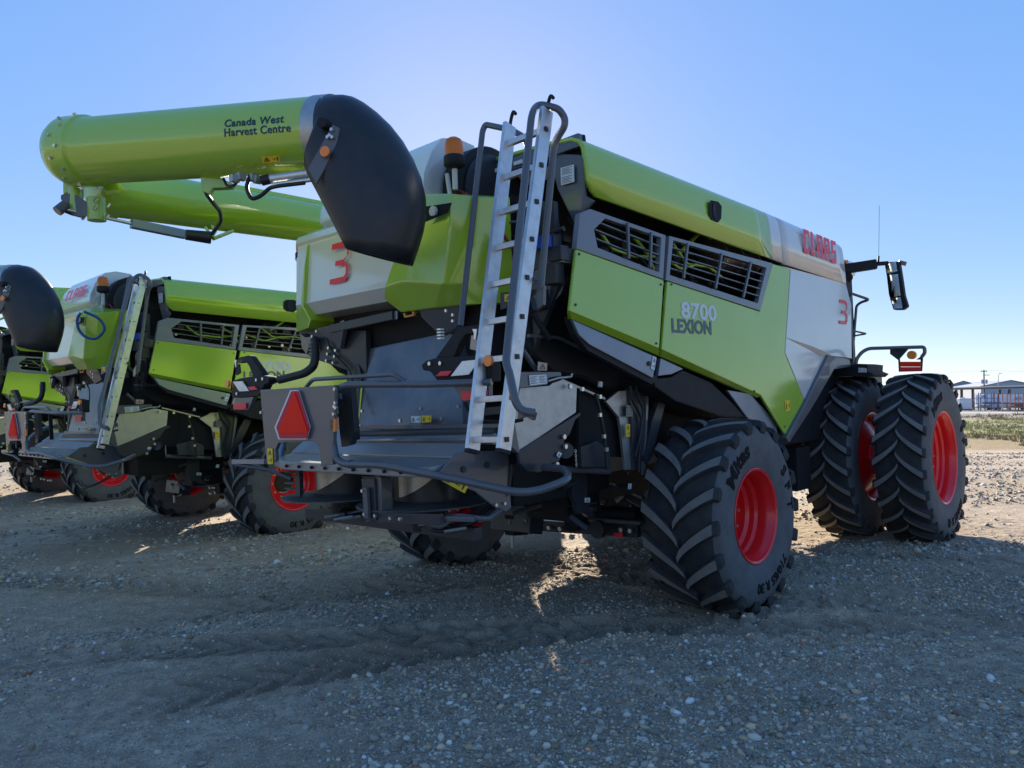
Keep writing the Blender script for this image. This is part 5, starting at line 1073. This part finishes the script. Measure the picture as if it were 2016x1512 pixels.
# a dried grass tuft and thin weeds on the yard
def tuft(name, x, y, n, h, spread, m, label, cat):
    mb = MB(); z = float(height(np.array([x]), np.array([y]))[0])
    for k in range(n):
        a = random.uniform(0, 6.28); r = random.uniform(0, spread * .4); p = V(x + r * math.cos(a), y + r * math.sin(a), z - .005)
        d = V(math.cos(a) * random.uniform(.5, 1.6), math.sin(a) * random.uniform(.5, 1.6), random.uniform(.2, 1)).normalized() * h * random.uniform(.5, 1.2); s = V(-d.y, d.x, 0).normalized() * .0016
        mb.add([p - s, p + s, p + d * .6 + s * .7, p + d * .6 - s * .7, p + d + V(0, 0, -h * .2)], [(0, 1, 2, 3), (3, 2, 4)])
    return tag(mb.build(name, m), label, cat)
DRY = mat('dry_grass', (.42, .34, .17), .8); WEED = mat('weed_leaf', (.09, .12, .05), .8)
tuft('grass_tuft', 1.33, 4.93, 90, .09, .14, DRY, 'small tuft of dry yellow grass lying on the gravel in front of the machines', 'grass tuft')
tuft('weed', 1.42, 4.25, 120, .06, .30, WEED, 'low green weed in the gravel left of the other one', 'weed')
tuft('weed', 1.75, 4.55, 120, .06, .30, WEED, 'low green weed in the gravel just beyond the other one', 'weed')

# ---------------------------------------------------------------- rough grass beyond the yard
def blades(name, n, y0, y1, x0, x1, h, cols, dens=0):
    Yv = RNG.uniform(y0, y1, n); Xv = RNG.uniform(x0, x1, n)
    keep = fbm(Xv * .3, Yv * .3, 4, 80) > dens; Xv, Yv = Xv[keep], Yv[keep]; k = len(Xv)
    bv = np.array([(-.5, 0, 0), (-.2, .02, 0), (-.55, .1, 1.0), (-.1, 0, 0), (.15, -.05, 0), (.02, .1, 1.15), (.2, 0, 0), (.5, .03, 0), (.6, .1, .85), (0, -.45, 0), (0, -.15, 0), (-.1, -.5, .9)])
    bf = [(0, 1, 2), (3, 4, 5), (6, 7, 8), (9, 10, 11)]
    sz = h * np.exp(RNG.normal(0, .35, k)); ci = RNG.integers(0, len(cols), k); C_ = np.array(cols)[ci] * RNG.uniform(.7, 1.3, (k, 1))
    scatter_mesh(name, np.stack([Xv, Yv, height(Xv, Yv, False) - .01], -1), sz, bv, bf, C_, SM, flat=(.8, 1.3), smooth=False, var=.15)
blades('straw_stubble', 26000, 26.5, 37, 8, 60, .09, [(.46, .33, .14), (.38, .28, .13), (.30, .24, .12)], -.1)
blades('rough_grass', 42000, 34, 74, 14, 90, .11, [(.30, .32, .08), (.44, .40, .14), (.20, .22, .08), (.56, .46, .22), (.50, .42, .22)], -.06)
blades('rough_grass', 9000, 70, 95, 30, 110, .2, [(.30, .22, .12), (.2, .2, .07)], .05)

# ---------------------------------------------------------------- far side: road, fence, sheds, poles
def struct(o): o['kind'] = 'structure'; return o
RD = mat('gravel_road', (.40, .36, .31), .9, var=(.6, .4)); CLAD = mat('grey_cladding', (.42, .45, .50), .6); CLAD2 = mat('beige_cladding', (.34, .34, .32), .6)
ROOFM = mat('brown_roof', (.20, .16, .14), .6); STEELB = mat('brown_steel', (.13, .06, .05), .6); WOODP = mat('weathered_wood', (.20, .17, .15), .8)
FENM = mat('fence_wire', (.36, .37, .38), .5, metal=.5); WHT = mat('white_sheet', (.72, .75, .78), .5); BLUE = mat('blue_paint', (.07, .12, .30), .5); ORG = mat('orange_steel', (.40, .10, .05), .6)
struct(obj('road', [(-300, 97, .10), (600, 97, .10), (600, 106, .12), (-300, 106, .12)], [(0, 1, 2, 3)], RD))
struct(obj('road_shoulder', [(-300, 94.5, -.2), (600, 94.5, -.2), (600, 97, .095), (-300, 97, .095)], [(0, 1, 2, 3)], RD))
def far(px, D, dz=0): return V((px - 1008) / 1514 * D, D, dz)
fe = empty('chain_link_fence'); tag(fe, 'low grey chain link fence with posts along the far side of the road', 'fence')
for k in range(26):
    x = 48 + k * 3.4; rod('post', (x, 118, 0), (x, 118, 1.85), .045, FENM, fe, 8)
rod('top_rail', (48, 118, 1.82), (133, 118, 1.82), .03, FENM, fe, 6); rod('bottom_rail', (48, 118, .1), (133, 118, .1), .015, FENM, fe, 6)
mb = MB()
for k in range(150):
    x = 48 + k * .57; mb.beam((x, 118, .1), (x + 1.7, 118, 1.8), .008, .008); mb.beam((x + 1.7, 118.01, .1), (x, 118.01, 1.8), .008, .008)
w_ = mb.build('wire_mesh', FENM, fe); w_['kind'] = 'stuff'
def gable(name, c, yaw, w, l, he, hp, m1, m2, label, door=True):
    r = empty(name, loc=c); r.rotation_euler = (0, 0, yaw); tag(r, label, 'building')
    obj('wall', *prism([(-w / 2, 0, 0), (w / 2, 0, 0), (w / 2, 0, he), (0, 0, hp), (-w / 2, 0, he)], (0, l, 0)), m1, r)
    for s in (-1, 1): obj('roof', *prism([(0, -.25, hp + .14), (s * (w / 2 + .3), -.25, he + .02), (s * (w / 2 + .3), l + .25, he + .02), (0, l + .25, hp + .14)], (0, 0, .12)), m2, r)
    mb = MB()
    for k in range(int(w / .9)): mb.box((-w / 2 + .5 + k * .9, -.02, he / 2), (.05, .03, he - .1))
    mb.build('cladding_ribs', m2, r)
    if door: box('door', (-w * .22, -.05, 1.6), (w * .2, .06, 3.2), WHT, r, 0); box('vent', (0, -.05, he + .4), (.5, .06, .7), STEELB, r, 0)
    return r
gable('storage_building', far(1897, 250), math.radians(-18), 9.5, 24, 6.3, 7.9, CLAD2, CLAD, 'pale grey gabled shed behind the left end of the brown roofed canopy')
gable('storage_building', far(1990.5, 230), math.radians(-6), 17, 30, 5.9, 7.6, CLAD, CLAD, 'wide grey gabled shed at the right edge behind the canopy', False)
cn = empty('open_canopy', loc=(0, 0, 0)); tag(cn, 'long open canopy with a brown roof on brown steel posts beyond the road', 'canopy')
a0 = far(1874, 142, 3.62); a1 = far(2140, 150, 4.45); n_ = V(0, 1, 0)
obj('roof', *prism([a0, a1, a1 + V(2, 14, .3), a0 + V(3, 14, .3)], (0, 0, .28)), [ROOFM], cn)
obj('fascia', *prism([a0 + V(0, -.06, .12), a1 + V(0, -.06, .12), a1 + V(0, -.06, .38), a0 + V(0, -.06, .38)], (0, .05, 0)), ROOFM, cn)
for px in (1893, 1915, 1968, 1987, 2030, 2070):
    p = far(px, 144); box('post', (p.x, p.y, 1.9), (.35, .3, 3.8), STEELB, cn, 0)
tk = empty('white_tank', loc=far(1896, 132)); tag(tk, 'white box tank standing behind the fence at the canopy end', 'tank'); box('body', (0, 0, 1.15), (2.1, 1.6, 1.9), WHT, tk, .15)
box('skid', (0, 0, .12), (2.2, 1.7, .22), STEELB, tk, .02); rod('lid', (0, 0, 2.1), (0, 0, 2.25), .25, CLAD, tk, 14)
def rack(px0, px1, D, label, shelves, m):
    r = empty('storage_rack'); tag(r, label, 'rack'); p0, p1 = far(px0, D), far(px1, D)
    for t in (0, .34, .67, 1):
        x = p0.x + (p1.x - p0.x) * t; box('upright', (x, D, 1.5), (.12, .12, 3.0), m, r, 0); box('upright', (x, D + 1.2, 1.5), (.12, .12, 3.0), m, r, 0)
    for z in shelves: box('shelf', ((p0.x + p1.x) / 2, D + .6, z), (p1.x - p0.x, 1.2, .1), m, r, 0)
    return r
rack(1926, 1964, 128, 'blue steel rack behind the fence stacked with pale sheets', (.5, 1.2, 2.1), BLUE)
rack(1966, 2014, 128, 'rust red steel rack behind the fence at the right edge', (.5, 1.3), ORG)
sp = random.Random(5)
for k, (px, z, w, h, m, lb) in enumerate(((1933, 2.16, 1.1, .5, CLAD, 'grey bundle on the top shelf of the blue rack, left'), (1950, 1.26, 2.6, .28, BLUE, 'blue bundle of sheets on the middle shelf of the blue rack'), (1934, .56, 1.3, .35, WOODP, 'brown bundle on the lowest shelf of the blue rack'),
        (1955, .56, 1.4, .5, CLAD, 'grey bundle on the lowest shelf of the blue rack'), (1975, .56, 1.5, .45, CLAD, 'grey bundle low on the rust red rack'), (2002, .56, 1.4, .6, STEELB, 'brown bundle low on the rust red rack'))):
    p = far(px, 128.6); o = empty('bundle', loc=(p.x, p.y, z)); tag(o, lb, 'bundle')
    for j in range(3): box('sheet', (sp.uniform(-.1, .1), 0, h * (j + .5) / 3), (w, 1.0, h / 3 - .02), m, o, 0)
tr = empty('semi_trailer', loc=far(1976, 137)); tag(tr, 'white trailer with blue Jay\'s lettering parked under the canopy', 'trailer')
box('body', (0, 0, 1.85), (8.6, 2.4, 1.9), WHT, tr, .04); box('stripe', (0, -1.205, 1.22), (8.6, .02, .30), BLUE, tr, 0)
text('lettering', "Jay's", (.9, -1.215, 1.72), (1, 0, 0), (0, 0, 1), 1.35, .72, BLUE, tr, bold=.03, shear=.25)
text('lettering', "Jay's", (3.0, -1.215, 2.0), (1, 0, 0), (0, 0, 1), .9, .3, ORG, tr, bold=.03, shear=.25)
for x in (-3.2, -2.2, 2.8): rod('wheel', (x, -1.1, .48), (x, -.8, .48), .48, BLACK, tr, 18)
def pole(p, label, h=8.1):
    r = empty('utility_pole', loc=p); tag(r, label, 'utility pole'); rod('pole', (0, 0, 0), (0, 0, h), .17, WOODP, r, 10, .12)
    for z, w in ((h - .35, 1.3), (h - 1.1, 1.3)): box('crossarm', (.0 if z > h - .5 else .5, 0, z), (w, .12, .14), WOODP, r, 0)
    for x in (-.42, .42): rod('transformer', (x, -.1, h - 2.9), (x, -.1, h - 2.05), .24, CLAD, r, 12)
    for x in (-.55, 0, .55): rod('insulator', (x, 0, h - .28), (x, 0, h - .1), .05, CLAD, r, 8)
    return r
pole(far(1937.5, 160), 'wooden utility pole with transformers standing behind the canopy'); pole(far(1480, 176), 'wooden utility pole hidden behind the nearest harvester')
def wire(a, b, sag, label, r=.018):
    P = [lerp(a, b, t / 16) + V(0, 0, -sag * 4 * (t / 16) * (1 - t / 16)) for t in range(17)]
    return tag(tube('power_line', P, r, INK, None, fil=0, n=5), label, 'power line')
pA, pB, pC = far(1937.5, 160, 8.0), far(1480, 176, 8.2), far(2500, 150, 8.8)
wire(pA, pB, 1.0, 'upper power line running left from the utility pole'); wire(pA, pC, .9, 'upper power line running right from the utility pole')
wire(pA + V(0, 0, -2.5), pB + V(0, 0, -2.4), .9, 'lower power line running left from the utility pole', .015); wire(pA + V(0, 0, -2.4), pC + V(0, 0, -2.6), .8, 'lower power line running right from the utility pole', .015)
sl = empty('street_lamp', loc=far(1965.5, 170)); tag(sl, 'thin grey street lamp with a curved arm right of the utility pole', 'street lamp')
tube('mast', [(0, 0, 0), (0, 0, 6.9), (.15, 0, 7.6), (.45, 0, 7.75)], .07, CLAD, sl, fil=.3); box('lamp_head', (.6, 0, 7.72), (.45, .2, .12), CLAD, sl, .02)
